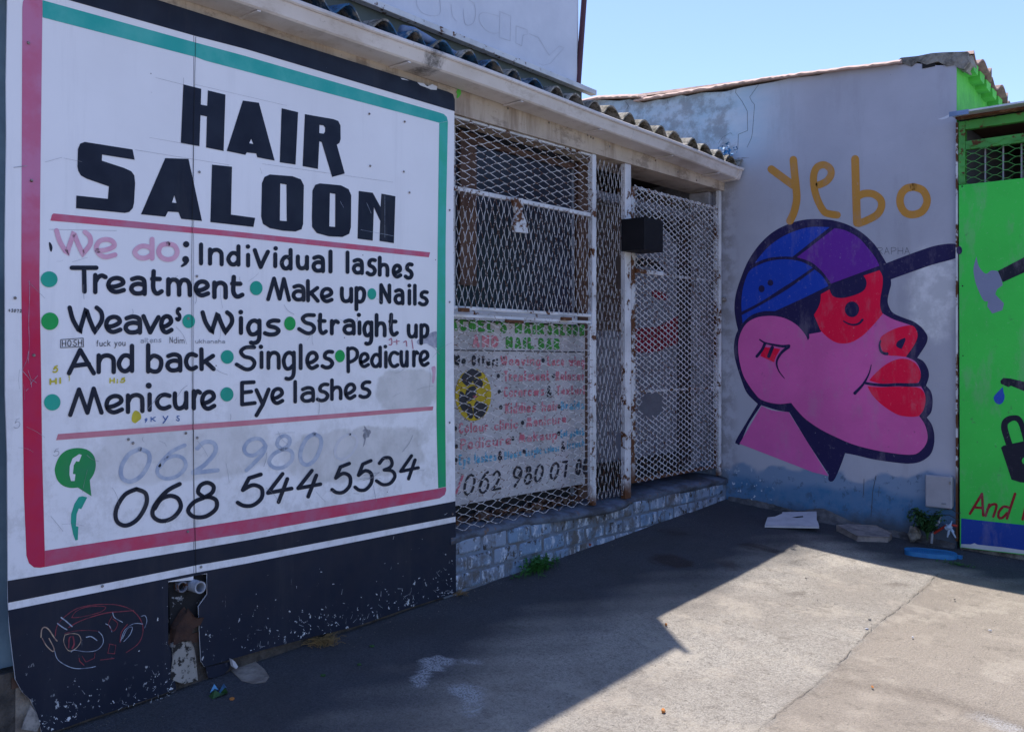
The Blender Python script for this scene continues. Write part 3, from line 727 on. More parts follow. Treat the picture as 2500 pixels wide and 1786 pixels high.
for p in [(1157,222),(1163,226),(1434,330),(1442,335),(1448,338),(1488,358),(1240,265),(1385,310),(1340,300),(1600,392),(1655,420),(1700,440)]:
    q = onx(p, -.0195); MB().tube([q, q+Vector((.004, 0, 0))], .007, 8).build('nail_head', 'screw', sal)
for y_ in (1.2, 2.4, 3.3, 4.2, 5.0, 5.9, 6.6): MB().box((-.016, y_, 2.772+gdz(y_)), (.126, y_+.018, 2.778+gdz(y_))).build('gutter_bracket', 'gutter', gut)
# corrugated sheets
def corr(mb, y0, y1, x0, x1, z0, slope, pitch, amp, th_, phase=0, ragged=0, nx=8):
    ny = max(6, int((y1-y0)/pitch*14)); ys = np.linspace(y0, y1, ny); xs = np.linspace(0, 1, nx)
    def zz(y, x): return z0+gdz(y)+slope*(x0-x)+amp*math.cos(2*math.pi*(y-phase)/pitch)+.004*math.sin(y*5.3+x*3)
    top = []; bot = []
    for y in ys:
        xr = x0+ragged*math.sin(y*23.1)*math.sin(y*7.7)
        for t in xs:
            x = xr+(x1-xr)*t; z = zz(y, x); top.append((x, y, z+th_)); bot.append((x, y, z))
    b = len(mb.v); mb.v += top+bot; n = ny*nx
    I = lambda i, j, s_: b+s_*n+i*nx+j
    for i in range(ny-1):
        for j in range(nx-1):
            mb.f.append((I(i,j,0), I(i+1,j,0), I(i+1,j+1,0), I(i,j+1,0))); mb.f.append((I(i,j,1), I(i,j+1,1), I(i+1,j+1,1), I(i+1,j,1)))
        mb.f.append((I(i,0,0), I(i,0,1), I(i+1,0,1), I(i+1,0,0))); mb.f.append((I(i,nx-1,0), I(i+1,nx-1,0), I(i+1,nx-1,1), I(i,nx-1,1)))
    for j in range(nx-1):
        mb.f.append((I(0,j,0), I(0,j+1,0), I(0,j+1,1), I(0,j,1))); mb.f.append((I(ny-1,j,0), I(ny-1,j,1), I(ny-1,j+1,1), I(ny-1,j+1,0)))
PIT = .2025
y = 4.953+PIT*.5-PIT*40
i = 0
while y < YC-.2:
    y1 = min(y+PIT*5-.004, YC-.01)
    mb = MB(); corr(mb, y, y1, .125+.02*math.sin(i*2.3), -4.3, 2.910+.006*((i*7) % 3-1)+.006*math.sin(i*1.7), .14, PIT, .034, .011, phase=4.953, ragged=.015, nx=10)
    mb.build('roof_sheet', 'asb', sal, smooth=False); y += PIT*5; i += 1
# moss lumps / packing under the sheets
MB().prism([Vector((-.10, -3, 2.901)), Vector((-.10, -3, 2.95)), Vector((-.10, YC-.004, 2.85)), Vector((-.10, YC-.004, 2.791))], (-.15, 0, 0)).build('wall_plate', 'rubble', sal)
# blue-painted bulge lying in the gutter beside the billboard
pb = onx((1060, 110), .05)
mb = MB(); P_ = [onx(p, .07) for p in ZW([(800,215),(880,225),(960,265),(1060,320),(1150,365),(1210,392)])]
mb.tube(P_, .03, 10, True, .012); mb.build('flashing', simple('blue_painted_flashing', (.10, .16, .28), (.16, .22, .35), rough=.7, scale=12), sal, smooth=True)

# plinth: mortar core plus single bricks
pl0, pl1 = 3.775, YC-.004
MB().box((-.008, 3.70, -.5), (-.12, pl1, LEDGE-.02)).build('plinth_core', 'mortar', sal)
bricks = []
rb = random.Random(5)
for row in range(6):
    zt = LEDGE-.03-row*.098
    yb = pl0-(.0 if row % 2 == 0 else .115)
    while yb < pl1-.05:
        L = .215+rb.uniform(-.012, .012); a = max(yb+.008, pl0); b = min(yb+L, pl1-.004)
        if b-a > .03 and zt > gz(0, (a+b)/2)-.01:
            me = bpy.data.meshes.new('brick'); ox = rb.uniform(-.007, .004); h = .086
            v = []
            for (xx, yy_, zz_) in [(-.03,a,zt-h),(0,a,zt-h),(0,b,zt-h),(-.03,b,zt-h),(-.03,a,zt),(0,a,zt),(0,b,zt),(-.03,b,zt)]:
                v.append((xx+(ox if xx == 0 else 0), yy_+rb.uniform(-.006, .006), zz_+rb.uniform(-.007, .007)))
            o = mesh_obj('brick', v, [(0,3,2,1),(4,5,6,7),(0,1,5,4),(1,2,6,5),(2,3,7,6),(3,0,4,7)], 'brick', sal, loc=((0, (a+b)/2, zt)))
            bev(o, .012, 2)
        yb += L+.012
# worn ledge, wavy front edge
mb = MB(); ys = np.linspace(3.74, YC-.004, 70); sec = []
for y_ in ys:
    fx = .012+.012*math.sin(y_*4.1)+.008*math.sin(y_*11)+(.02 if 4.6 < y_ < 5.6 else 0)*math.sin((y_-4.6)*math.pi)
    zt = LEDGE+.012*math.sin(y_*3.1+1)+.02*max(0, (y_-5.4)/1.5)
    sec.append([(-.30, y_, LEDGE-.03), (-.30, y_, zt+.02), (-.09, y_, zt+.012), (fx-.02, y_, zt-.002), (fx, y_, zt-.016), (fx-.006, y_, zt-.045), (-.018, y_, LEDGE-.05)])
for s_ in sec: mb.v += s_
for i in range(len(sec)-1):
    for k in range(7): mb.f.append((i*7+k, i*7+(k+1) % 7, (i+1)*7+(k+1) % 7, (i+1)*7+k))
mb.f.append(tuple(range(7))[::-1]); mb.f.append(tuple((len(sec)-1)*7+k for k in range(7)))
mb.build('ledge', 'ledge', sal, smooth=True)
# dirt and rust crumbs packed behind the mesh foot
mb = MB(); rr_ = random.Random(9)
for i in range(260):
    y_ = rr_.uniform(3.8, 5.15); s_ = rr_.uniform(.006, .03)*(1 if rr_.random() < .8 else 1.6)
    x_ = -.16+rr_.uniform(-.05, .07); z_ = LEDGE+.02+rr_.uniform(0, .03)
    v = [(x_+s_*rr_.uniform(-1, 1), y_+s_*rr_.uniform(-1.5, 1.5), z_+s_*rr_.uniform(-.6, 1)) for _ in range(5)]
    mb.add(v, [(0,1,2),(0,2,3),(0,3,4),(1,4,2),(2,4,3)])
o = mb.build('ledge_debris', rusty('rusty_debris', (.09, .06, .05), .6, 30), sal); o['kind'] = 'stuff'

# windows and door behind the mesh
XW = -.22
wf = MB().box((XW, 3.66, 1.60), (XW+.012, 5.14, 2.70)).build('window_glass', 'glass', sal)
for a, b, m_ in [(3.70, 3.90, 'brown'), (3.905, 3.965, 'framewhite')]:
    MB().box((XW+.014, a, 1.60), (XW+.04, b, 2.68)).build('window_frame', m_, wf)
MB().box((XW+.014, 4.02, 1.75), (XW+.03, 4.16, 2.66)).build('window_frame', 'brown', wf)
MB().box((XW+.014, 3.97, 2.60), (XW+.035, 5.14, 2.64)).build('window_frame', 'brown', wf)
MB().box((XW+.014, 3.66, 1.545), (XW+.06, 5.14, 1.60)).build('window_sill', 'framewhite', wf)
MB().box((XW-.02, 3.66, .35), (XW, 5.14, 1.545)).build('panel_wall', 'dark', sal)
MB().box((-.30, 5.14, LEDGE), (-.26, 5.24, 2.68)).build('door_post', 'doorgrey', sal)
MB().box((-.30, 5.26, LEDGE), (-.24, 5.42, 2.68)).build('door_post', 'brown', sal)
dr = MB().box((-.34, 5.48, LEDGE), (-.38, YC-.2, 2.45)).build('door', 'doorgrey', sal)
yd0 = onx((1688, 700), -.33).y; MB().box((-.33, yd0, LEDGE+.1), (-.34, YC-.21, 2.44)).build('door_panel', simple('dark_door_panel', (.035, .03, .035)), dr)
MB().box((-.335, 5.49, 1.52), (-.34, 5.98, 2.44)).build('door_panel', simple('dim_brown_panel', (.085, .06, .048)), dr)
fill('print', ZR([(465,1480),(465,1330),(560,1310),(650,1300),(720,1260),(790,1225),(850,1270),(880,1330),(840,1410),(740,1450),(640,1490),(540,1500)]), 'doorred', dr, 'D', 3, True)
fill('print', ZR([(600,1030),(680,1040),(720,1080),(690,1100),(620,1080)]), 'doorred', dr, 'D', 3, True)
fill('print', ZR([(470,470),(560,455),(680,470),(760,520),(790,600),(770,660),(700,560),(600,510),(480,500)]), 'dark', dr, 'D', 3, True)
fill('print', ZR([(470,800),(540,780),(620,800),(700,880),(640,870),(560,840),(480,850)]), 'dark', dr, 'D', 3, True)
MB().box((-.34, 5.48, LEDGE), (-.30, YC-.2, LEDGE+.22)).build('door_step', 'dark', dr)
MB().box((-.34, 5.45, 2.46), (-.26, YC-.003, 2.52)).build('door_head', 'doorgrey', sal)
MB().box((-.12, 6.90, 2.52), (-.30, YC-.003, 2.68)).build('infill_block', 'plaster', sal)

# ------------------------------------------------------------------ expanded mesh
def expmesh(mb, y0, y1, z0, z1, cw, ch, x, sw=.005, st_=.003, long='h', hole=None, rnd=None, mask=None):
    ph = z0*7+y0
    """zigzag strands of flat bar; long='h' strands run along y, else along z"""
    rnd = rnd or random.Random(1)
    if long == 'h': A0, A1, B0, B1, da, db = y0, y1, z0, z1, cw/2, ch/4
    else: A0, A1, B0, B1, da, db = z0, z1, y0, y1, ch/2, cw/4
    na = int((A1-A0)/da); nb = int((B1-B0)/(db*2))
    da = (A1-A0)/na; db = (B1-B0)/(nb*2)
    hs = sw/2
    for j in range(nb):
        prev = None
        bc = B0+db*(2*j+1)
        for i in range(na+1):
            s_ = 1 if (i+j) % 2 == 0 else -1
            a = A0+da*i; b = bc+s_*(db-.0006)+rnd.uniform(-.0013, .0013)+.004*math.sin(a*4.3+ph)*math.sin(bc*5.1+ph); xo = x+.0035*(1 if (i+j) % 2 else -1)
            # flat bond at the node: two close vertices
            for e in (-.16, .16):
                aa = a+e*da; cur = (aa, b, xo)
                if prev is not None:
                    q = []
                    for (pa, pb, px_) in (prev, cur):
                        for (du, dv) in ((-hs, 0), (hs, 0)):
                            q.append((px_+st_/2, pa, pb+du)); q.append((px_-st_/2, pa, pb+du))
                    P = [(v[0], v[1], v[2]) if long == 'h' else (v[0], v[2], v[1]) for v in q]
                    c_ = (sum(p[1] for p in P)/8, sum(p[2] for p in P)/8)
                    if (mask is None or mask(*c_)) and y0-.004 < c_[0] < y1+.004 and z0-.004 < c_[1] < z1+.004:
                        mb.add(P, [(0,2,6,4), (1,5,7,3), (0,4,5,1), (2,3,7,6)])
                prev = cur
gr = empty('window_grille', (-.05, 4.5, LEDGE), 'white rusty expanded mesh grille covering the window and the inner salon board', 'grille')
XP = -.05
for (a, b) in ((5.136, 5.178), (5.531, 5.604)):
    bev(MB().box((XP-.02, a, LEDGE+.0), (XP+.02, b, 2.684)).build('post', 'framewhite', gr), .003)
def bar(name, y0, y1, z0, z1, par, m_='framewhite', d=.012, off=0): return bev(MB().box((XP-d+off, y0, z0), (XP+d+off, y1, z1)).build(name, m_, par), .003)
bar('rail', 3.66, 5.133, 2.262, 2.288, gr); bar('rail', 3.66, 5.133, 1.592, 1.612, gr); bar('rail', 3.66, 5.133, 1.548, 1.566, gr)
bar('rail', 3.66, 5.133, 2.668, 2.683, gr); bar('stile', 5.112, 5.134, .35, 1.545, gr, off=.006)
rn = random.Random(4)
for (z0, z1, cw, ch, lg, nm) in ((2.29, 2.668, .142, .0435, 'h', 'expanded_mesh'), (1.613, 2.262, .051, .12, 'v', 'expanded_mesh'), (.345, 1.548, .142, .0445, 'h', 'expanded_mesh')):
    mb = MB(); expmesh(mb, 3.66, 5.130, z0, z1, cw, ch, XP+.016, (.0037 if z0 > 1 else .0031) if lg == 'h' else .0034, .002 if lg == 'h' else .002, lg, rnd=rn); mb.build(nm, 'meshwhite', gr)
def narrow_mask(y_, z_): # torn places
    return not (5.44 < y_ < 5.53 and 1.80 < z_ < 2.03) and not (5.44 < y_ < 5.52 and .62 < z_ < .78)
mb = MB(); expmesh(mb, 5.182, 5.527, .37, 2.65, .047, .122, XP+.012, .003, .002, 'v', rnd=rn, mask=narrow_mask); mb.build('expanded_mesh', 'meshwhite', gr)
# welded hinge flap with cobweb dirt on the middle rail
hp = [onx(p, .0) for p in Z(1100, 200, .36934, [(415,765),(480,770),(475,860),(500,920),(515,1000),(430,990),(420,940),(440,870)])]
MB().prism(hp, (-.025, 0, 0)).build('hasp_plate', 'gateframe', gr)
MB().box((XP+.014, 4.24, 1.530), (XP+.03, 4.40, 1.546)).build('bolt', 'rust', gr)
MB().box((XP+.02, 3.83, 1.578), (XP+.045, 3.90, 1.60)).build('hinge', 'rust', gr)
MB().box((XP+.02, 4.78, 1.560), (XP+.045, 4.87, 1.58)).build('hinge', 'rust', gr)

gate = empty('security_gate', (-.05, 6.9, .42), 'white rusty mesh security gate with a torn hole beside the mural wall', 'gate')
bar('frame', 5.618, 5.672, .43, 2.535, gate, 'gateframe', .014); bar('frame', 6.865, 6.888, .44, 2.56, gate, 'gateframe', .012)
bar('frame', 5.674, 6.863, .43, .455, gate, 'gateframe', .012); bar('frame', 5.674, 6.863, 2.525, 2.545, gate, 'gateframe', .012)
bar('rail', 5.675, 6.862, 1.93, 1.948, gate, 'gateframe', .008); bar('rail', 5.675, 6.862, 1.070, 1.086, gate, 'gateframe', .008)
bev(MB().box((XP+.016, 5.66, 1.925), (XP+.036, 6.02, 1.955)).build('slide_bolt', 'gateframe', gate), .004)
hc = onx((1581, 988), XP)
def gmask(y_, z_): return ((y_-hc.y-.03)/.155)**2+((z_-hc.z+.0)/.095)**2 > 1+.25*math.sin(y_*60)*math.sin(z_*70)
mb = MB(); expmesh(mb, 5.66, 6.885, .435, 2.545, .09, .0415, XP+.018, .0078, .003, 'h', rnd=rn, mask=gmask)
mb.build('expanded_mesh', 'meshwhite2', gate)
bk = onx((1573, 570), .0)
bx = MB().box((-.03, 5.474, 2.03), (.157, 5.78, 2.035)); 
zt = ony((1573, 529), 5.474).z; zb = ony((1573, 608), 5.474).z
ye = onx((1619, 570), .16).y
bev(MB().box((-.030, 5.476, zb), (.160, ye, zt)).build('lock_box', 'steelbox', gate), .002)
# hinge post fixed to the corner
hp_ = empty('gate_post', (-.05, 6.95, .36), 'slim white post hinging the mesh gate against the mural wall', 'post')
bar('pole', 6.915, 6.955, .36, 2.684, hp_, 'framewhite', .016)
for z_ in (1.72, 1.07, 2.3):
    MB().tube([(-.05, 6.905, z_-.02), (-.05, 6.905, z_+.02)], .012, 8).build('hinge', 'gateframe', hp_)
MB().tube([(-.03, 6.965, 1.80), (0.0, 6.97, 1.80)], .018, 10).build('bolt_eye', 'screw', hp_)

# ================================================================== SIGN INSIDE, BEHIND THE MESH
ws = empty('window_board', (-.19, 4.4, .5), 'white painted board behind the lower mesh listing hair and nail services', 'sign')
MB().box((-.201, 3.66, onx((1427, 1180), -.2).z), (-.206, onx((1428, 900), -.201).y, 1.535)).build('panel', simple('inner_board_white', (.50, .49, .53), (.34, .34, .37), scale=3, rough=.6), ws)
G1 = simple('inner_green_paint', (.05, .27, .05), scale=12); R1 = simple('inner_red_paint', (.50, .12, .18), (.55, .25, .3), scale=14); B1 = simple('inner_blue_paint', (.08, .34, .55), (.2, .4, .55), scale=14)
KP = .36934
def PP(x, y): return (1100+x*KP, 750+y*KP)
def pl(text, x0, y0, x1, y1, h0, h1, w_, m_): textline('lettering', text, PP(x0, y0), PP(x1, y1), h0*KP, h1*KP, w_*KP*1.12, m_, ws, 'W', 1.5)
pl("RACHEL'S", -60, 150, 372, 172, 92, 88, 19, G1); pl('HAIR', 425, 172, 620, 182, 86, 84, 19, G1); pl('SALOON', 640, 182, 885, 192, 82, 78, 17, G1)
pl('AND', 145, 265, 318, 268, 84, 82, 17, R1); pl('NAIL', 365, 272, 555, 276, 80, 78, 19, G1); pl('BAR', 580, 278, 722, 280, 76, 74, 18, G1)
strokes('rule', [([PP(20, 282), PP(880, 296)], 2.6, False)], 'pen', ws, 'W', 1.5)
pl('We Offer;', 20, 385, 312, 388, 72, 70, 11, 'pen'); pl('Weaving', 330, 385, 595, 385, 66, 64, 9, R1); pl('Lace wing', 640, 385, 885, 388, 64, 62, 9, R1)
pl('Treatment', 352, 490, 655, 484, 72, 66, 9, R1); pl('Relaxer', 695, 484, 885, 482, 64, 60, 9, R1)
pl('Cornrows', 352, 595, 620, 582, 70, 64, 9, R1); pl('&', 635, 598, 668, 598, 80, 80, 8, 'pen'); pl('Texturi', 700, 580, 885, 576, 62, 60, 9, R1)
pl('Kiddies hair', 362, 705, 710, 682, 72, 64, 9, R1); pl('Braids', 730, 680, 885, 672, 62, 58, 9, B1)
pl('Colour clinic', 55, 835, 445, 800, 72, 64, 9, R1); pl('Manicure', 500, 792, 765, 764, 64, 60, 9, R1)
pl('Pedicure', 65, 945, 400, 905, 76, 66, 9, R1); pl('Makeup', 450, 895, 705, 870, 66, 60, 9, R1); pl('Gel polish', 725, 865, 885, 845, 56, 50, 7, B1)
pl('Eye lashes', 55, 1045, 305, 1012, 72, 62, 9, B1); pl('&', 312, 1012, 345, 1008, 62, 60, 8, 'pen'); pl('Blows', 355, 1008, 470, 985, 56, 54, 8, B1); pl('Acrylic colour', 495, 985, 720, 950, 52, 50, 7, B1)
pl('&', 730, 955, 758, 952, 70, 70, 8, 'pen'); pl('french', 768, 940, 885, 915, 56, 50, 7, B1)
dots('bullet', [(*PP(x, y), 4, 5.5) for x, y in ((612,350),(316,453),(680,452),(323,558),(333,660),(718,655),(33,800),(477,762),(40,918),(412,866),(716,832),(37,1008),(487,950))], 'pen', ws, 'W', 2)
for ch, a, b, c_, d in (('0',85,168,1098,1245),('6',185,258,1080,1232),('2',262,336,1078,1218),('9',412,478,1050,1190),('8',485,540,1042,1172),('0',552,618,1035,1160),('0',655,722,1020,1142),('7',735,778,1010,1130),('0',825,868,1000,1112),('0',872,925,990,1105)):
    lettering('digit', (1100, 750, KP), [(ch, a, b, c_, d)], 15, 'pen', ws, 0, 'W', 2)
lettering('mark', (1100, 750, KP), [('/', 30, 88, 1105, 1235)], 14, R1, ws, 0, 'W', 2)
YL = simple('inner_yellow_paint', (.52, .38, .02), scale=12)
icon = dots('portrait_disc', [(*PP(150, 577), 44, 64)], YL, ws, 'W', 2, 28)
for pts in ([(95,430),(140,405),(190,420),(205,450),(160,470),(120,520),(85,500),(70,470)], [(150,480),(190,470),(215,500),(200,530),(165,520)], [(110,540),(160,520),(170,570),(130,620),(95,600)], [(60,560),(90,570),(110,640),(90,690),(60,640)], [(170,620),(230,640),(245,660),(215,720),(170,735),(150,690)], [(100,650),(135,640),(150,720),(120,730)]):
    fill('hair_shape', [PP(*p) for p in pts], 'pen', icon, 'W', 3, True)
fill('lips', [PP(x, y) for x, y in ((145,585),(160,578),(178,590),(160,600))], R1, icon, 'W', 3, True)

# ================================================================== HAIR SALOON SIGN
sg = empty('salon_sign', (0, 2.6, gz(0, 2.6)), 'large white board sign reading HAIR SALOON with black lettering, left of the window', 'sign')
SL = onx((20, 700)).y; SE = 2.169; SRt = onx((1109.5, 700)).y
def topz(px): return onx((px, 229-.316*(1111-px))).z
ztop = onx((1111, 232)).z
# right-hand sheet: corner rounded at top, folded foot
rp = [(0, SE+.0015, ztop+.004), (0, SRt-.03, ztop+.0), (0, SRt-.008, ztop-.012), (0, SRt, ztop-.035)]
rp += [onx(p) for p in [(1107,554),(1108,685),(1108,900),(1112,1238),(1113.5,1447)]+ZH([(1600,600),(1200,740),(860,822),(480,922),(0,1062)])]
rp += [onx(p) for p in ZG([(1640,1050),(1630,850),(1620,600),(1690,500),(1690,334)])]+[Vector((0, SE+.0015, onx((474, 1404)).z))]
b2 = MB().prism([Vector(p) for p in rp], (-.006, 0, 0)).build('board_panel', 'white', sg)
# left sheet with torn corner and cut-out for the pipes
lp = [Vector((0, SE-.0015, ztop+.004)), Vector((0, SL, ztop+.006))]
lp += [onx(p) for p in [(15,200),(16,330),(12.5,600),(13,961),(18,1115),(19,1300),(20,1467),(24,1539),(30,1590),(38,1658),(56,1690),(74,1706),(88,1735),(103,1790)]+ZG([(500,1600),(700,1525),(990,1430),(1200,1360),(1437,1275),(1415,1120),(1400,960),(1372,900),(1370,400)])]
lp += [onx((473, 1415)), ]
lp[-1].y = SE-.0015
b1 = MB().prism(lp, (-.007, 0, 0)).build('board_panel', 'white', sg)
# dark bottom: separate fills per board
e20 = lambda y_: (20, y_)
def seamx(y): return 473.
topl = [(14, -117), (1095, 224.5), (1106, 230), (1110.5, 243), (1110.5, 272), (600, 120), (480, 89), (166, 0), (14, -43)]
fill('top_band', topl, 'band', sg)
fill('black_band', [(18.5, 1417), (476, 1340), (600, 1318.5), (1111.8, 1222.6), (1112.5, 1260), (600, 1358), (479, 1379), (19.5, 1470.6)], 'band', sg)
bot = [(19.3, 1489), (479, 1397), (600, 1375), (1112.7, 1273), (1113.5, 1447)]+ZH([(1600,600),(1200,740),(860,822),(480,922),(0,1062)])+[(494, 1630)]
bot = bot[:-1]+ZG([(1642,1050),(1630,850),(1620,600),(1690,500),(1690,330),(1372,395),(1372,900),(1400,960),(1415,1120),(1437,1275),(1200,1360),(990,1430),(700,1525),(500,1600)])
bot += [(103, 1790), (88, 1735), (74, 1706), (56, 1690), (38, 1658), (30, 1590), (24, 1539)]
fill('skirt_band', bot, 'band', sg)
# folded foot of the right sheet
fill('folded_foot', ZG([(1675,1095),(1700,1185),(1760,1178),(1830,1150),(1870,1105),(1880,1050)]), 'band', sg, lay=-3)
# frame stripes
redL = [(61, -6), (103.4, -6), (103.4, 37), (99, 406), (98, 500), (96.4, 685), (100.7, 931), (103, 1115), (109.3, 1343.3), (600, 1268), (1070.3, 1191.8), (1088.7, 1188), (1089.4, 1196), (1086, 1207), (1073.4, 1215.5), (600, 1301.7), (307.8, 1346), (98.5, 1385), (83, 1384), (70.8, 1374), (64.6, 1355.6), (58.5, 1208), (54.8, 931), (52, 685), (53, 406), (54.5, 20), (56, 5)]
fill('red_frame_side', [(61, -6), (103.4, -6), (103.4, 37), (99, 406), (98, 500), (96.4, 685), (100.7, 931), (103, 1115), (109.3, 1343.3), (109.6, 1383), (98.5, 1385), (83, 1384), (70.8, 1374), (64.6, 1355.6), (58.5, 1208), (54.8, 931), (52, 685), (53, 406), (54.5, 20), (56, 5)], 'red', sg)
fill('red_frame_foot', [(109.7, 1343.3), (600, 1268), (1070.3, 1191.8), (1088.7, 1188), (1089.4, 1196), (1086, 1207), (1073.4, 1215.5), (600, 1301.7), (307.8, 1346), (109.9, 1383)], 'redband', sg)
fill('teal_frame_top', [(104, 1), (480, 105), (600, 137.4), (1072.6, 275), (1084, 279), (1091, 286), (1093.4, 296), (1072.8, 300), (500, 148), (480, 140), (107, 43.6), (104, 42)], 'teal', sg)
fill('green_frame_side', [(1072.6, 300.6), (1093.6, 296.6), (1089.5, 500), (1088, 600), (1087, 1000), (1088.7, 1187), (1070, 1191), (1067, 1084), (1065.6, 1000), (1067, 777), (1068.5, 600)], 'green', sg)
fill('red_rule', [(123, 538.5), (127, 524), (131, 521), (550, 562.5), (1050, 616), (1047, 628), (550, 576)], 'redline', sg)
fill('red_rule', [(137, 1074), (141.6, 1059), (600, 1025.6), (1058, 991.4), (1056.4, 1001), (600, 1038.5)], 'redline2', sg)
# big letters
BIG = [('letter', ZA([(1212,558),(1330,588),(1327,692),(1370,700),(1374,598),(1490,626),(1478,998),(1362,975),(1368,770),(1325,762),(1318,967),(1195,943)]), []),
 ('letter', ZB([(252,665),(358,680),(462,1062),(347,1040),(340,1015),(278,1008),(268,1024),(145,998)]), [ZB([(307,918),(320,952),(294,947)])]),
 ('letter', ZB([(508,716),(617,742),(600,1088),(496,1073)]), []),
 ('letter', ZB([(662,755),(850,788),(882,800),(897,830),(898,920),(890,945),(873,957),(925,1147),(842,1170),(773,940),(757,934),(748,1117),(647,1098)]), [ZB([(758,826),(785,830),(796,845),(795,872),(785,884),(757,880)])]),
 ('letter', ZA([(560,938),(876,988),(890,1056),(675,1022),(673,1062),(820,1110),(868,1132),(888,1160),(893,1210),(886,1340),(878,1375),(855,1400),(825,1407),(503,1376),(505,1292),(713,1314),(720,1232),(575,1182),(535,1160),(518,1130),(512,1100),(515,985),(530,950)]), []),
 ('letter', ZA([(1092,1045),(1246,1050),(1335,1460),(1198,1446),(1180,1402),(1110,1398),(1093,1432),(932,1416)]), [ZA([(1152,1290),(1167,1342),(1137,1338)])]),
 ('letter', ZB([(48,1088),(180,1102),(173,1418),(333,1440),(322,1500),(37,1468)]), []),
 ('letter', ZB([(430,1153),(580,1165),(635,1185),(655,1225),(650,1480),(640,1515),(600,1530),(520,1525),(430,1508),(385,1480),(373,1430),(378,1210),(395,1170)]), [ZB([(499,1213),(540,1220),(542,1462),(496,1458)])]),
 ('letter', ZB([(760,1212),(900,1225),(950,1250),(968,1290),(966,1500),(955,1545),(910,1566),(820,1562),(740,1540),(710,1500),(708,1440),(712,1260),(730,1222)]), [ZB([(827,1276),(863,1282),(862,1500),(823,1496)])]),
 ('letter', ZB([(1018,1262),(1110,1274),(1162,1368),(1168,1280),(1260,1297),(1250,1607),(1155,1592),(1160,1460),(1118,1370),(1110,1590),(1010,1577)]), [])]
for nm, p, h in BIG: fill(nm, p, 'ink', sg, holes=h, lay=1.5)
FC = (0, 500, KC); FD = (550, 500, KC); FE = (0, 900, KC); FF = (550, 900, KC)
W_ = 33
def LT(fr, it, w_=W_, m_='ink', sl=0.):
    for q in it: lettering('letter', fr, [q], w_, m_, sg, sl)
LT(FC, [('W',430,742,192,404),('e',745,932,255,432)], 38, 'pinktext', .05); LT(FC, [('d',1050,1226,250,440),('o',1240,1425,290,452)], 38, 'pinktext', .05)
dots('semicolon', [(1477*KC, 500+313*KC, 25*KC, 25*KC), (1472*KC, 500+432*KC, 27*KC, 27*KC)], 'ink', sg, lay=2)
strokes('semicolon_tail', [(ZC([(1482,440),(1470,465),(1442,486)]), (12, 5), True)], 'ink', sg, lay=1.7)
LT(FC, [('I',1578,1612,298,480),('n',1650,1775,340,485),('d',1795,1908,310,488)], sl=.06)
LT(FD, [('l',165,198,380,497),('v',218,355,345,510),('l',382,412,375,503),('d',432,535,340,520),('u',560,665,395,520),('a',685,792,395,540),('l',820,850,355,545)], sl=.05)
LT(FD, [('l',955,985,362,548),('a',1005,1100,420,555),('s',1112,1203,420,568),('h',1210,1302,405,572),('e',1320,1405,465,585),('s',1415,1495,455,595)], 31, sl=.06)
LT(FC, [('T',552,782,478,705),('r',738,855,540,710),('e',842,1000,562,708),('a',1025,1165,560,722),('t',1190,1300,510,720),('m',1318,1525,575,730),('e',1535,1668,590,735),('n',1683,1808,600,750),('t',1825,1940,555,745)], 36, sl=.03)
LT(FD, [('M',325,522,570,768),('a',527,637,625,768),('k',640,750,590,775),('e',750,860,650,780),('u',910,1015,648,780),('p',1025,1118,645,845)], 31, sl=.05)
LT(FD, [('N',1222,1317,622,790),('a',1335,1422,660,795),('l',1447,1475,665,798),('l',1490,1518,625,800),('s',1527,1615,675,805)], 29, sl=.05)
LT(FC, [('W',535,832,797,1022),('e',825,972,870,1025),('a',980,1128,868,1030),('v',1120,1275,865,1028),('e',1262,1378,865,1028)], 36)
LT(FC, [('s',1388,1440,810,925)], 28)
LT(FC, [('W',1590,1862,835,1025),], 35)
LT(FD, [('l',108,142,880,1032),('g',165,288,900,1112),('s',298,440,900,1045)], 34)
LT(FD, [('S',570,722,855,1032),('t',730,815,855,1032),('r',830,910,905,1035),('a',930,1035,900,1035),('l',1050,1080,915,1035),('g',1087,1175,915,1117),('h',1185,1280,858,1050),('t',1293,1378,855,1045)], 31, sl=.02)
LT(FD, [('u',1440,1528,940,1060),('p',1540,1620,938,1112)], 29)
LT(FC, [('A',530,762,1132,1352),('n',765,920,1175,1342),('d',925,1065,1100,1333)], 36)
LT(FC, [('b',1158,1297,1095,1338),('a',1312,1447,1168,1330),('c',1458,1572,1165,1318),('k',1580,1712,1128,1318)], 35)
LT(FD, [('S',75,248,1110,1318),('l',272,304,1155,1302),('n',327,440,1155,1308),('g',448,560,1155,1395),('l',582,615,1098,1310),('e',635,745,1155,1310),('s',755,865,1148,1305)], 31, sl=-.01)
LT(FD, [('P',960,1062,1122,1335),('e',1057,1148,1165,1295),('d',1148,1243,1115,1293),('l',1260,1288,1155,1298),('c',1290,1382,1155,1295),('u',1382,1456,1150,1290),('r',1482,1540,1150,1288),('e',1533,1622,1148,1285)], 28)
LT(FE, [('M',540,823,143,375),('e',828,985,198,362),('n',998,1147,190,355),('l',1168,1206,185,342),('c',1228,1362,188,332),('u',1370,1495,175,330),('r',1520,1603,158,328),('e',1587,1717,165,333)], 35, sl=-.06)
LT(FF, [('E',118,250,92,295),('y',232,360,150,382),('e',357,469,143,287)], 31, sl=-.05)
LT(FF, [('l',533,577,88,275),('a',595,712,135,270),('s',718,827,110,265),('h',832,930,72,252),('e',940,1042,108,248),('s',1055,1160,92,238)], 29, sl=-.08)
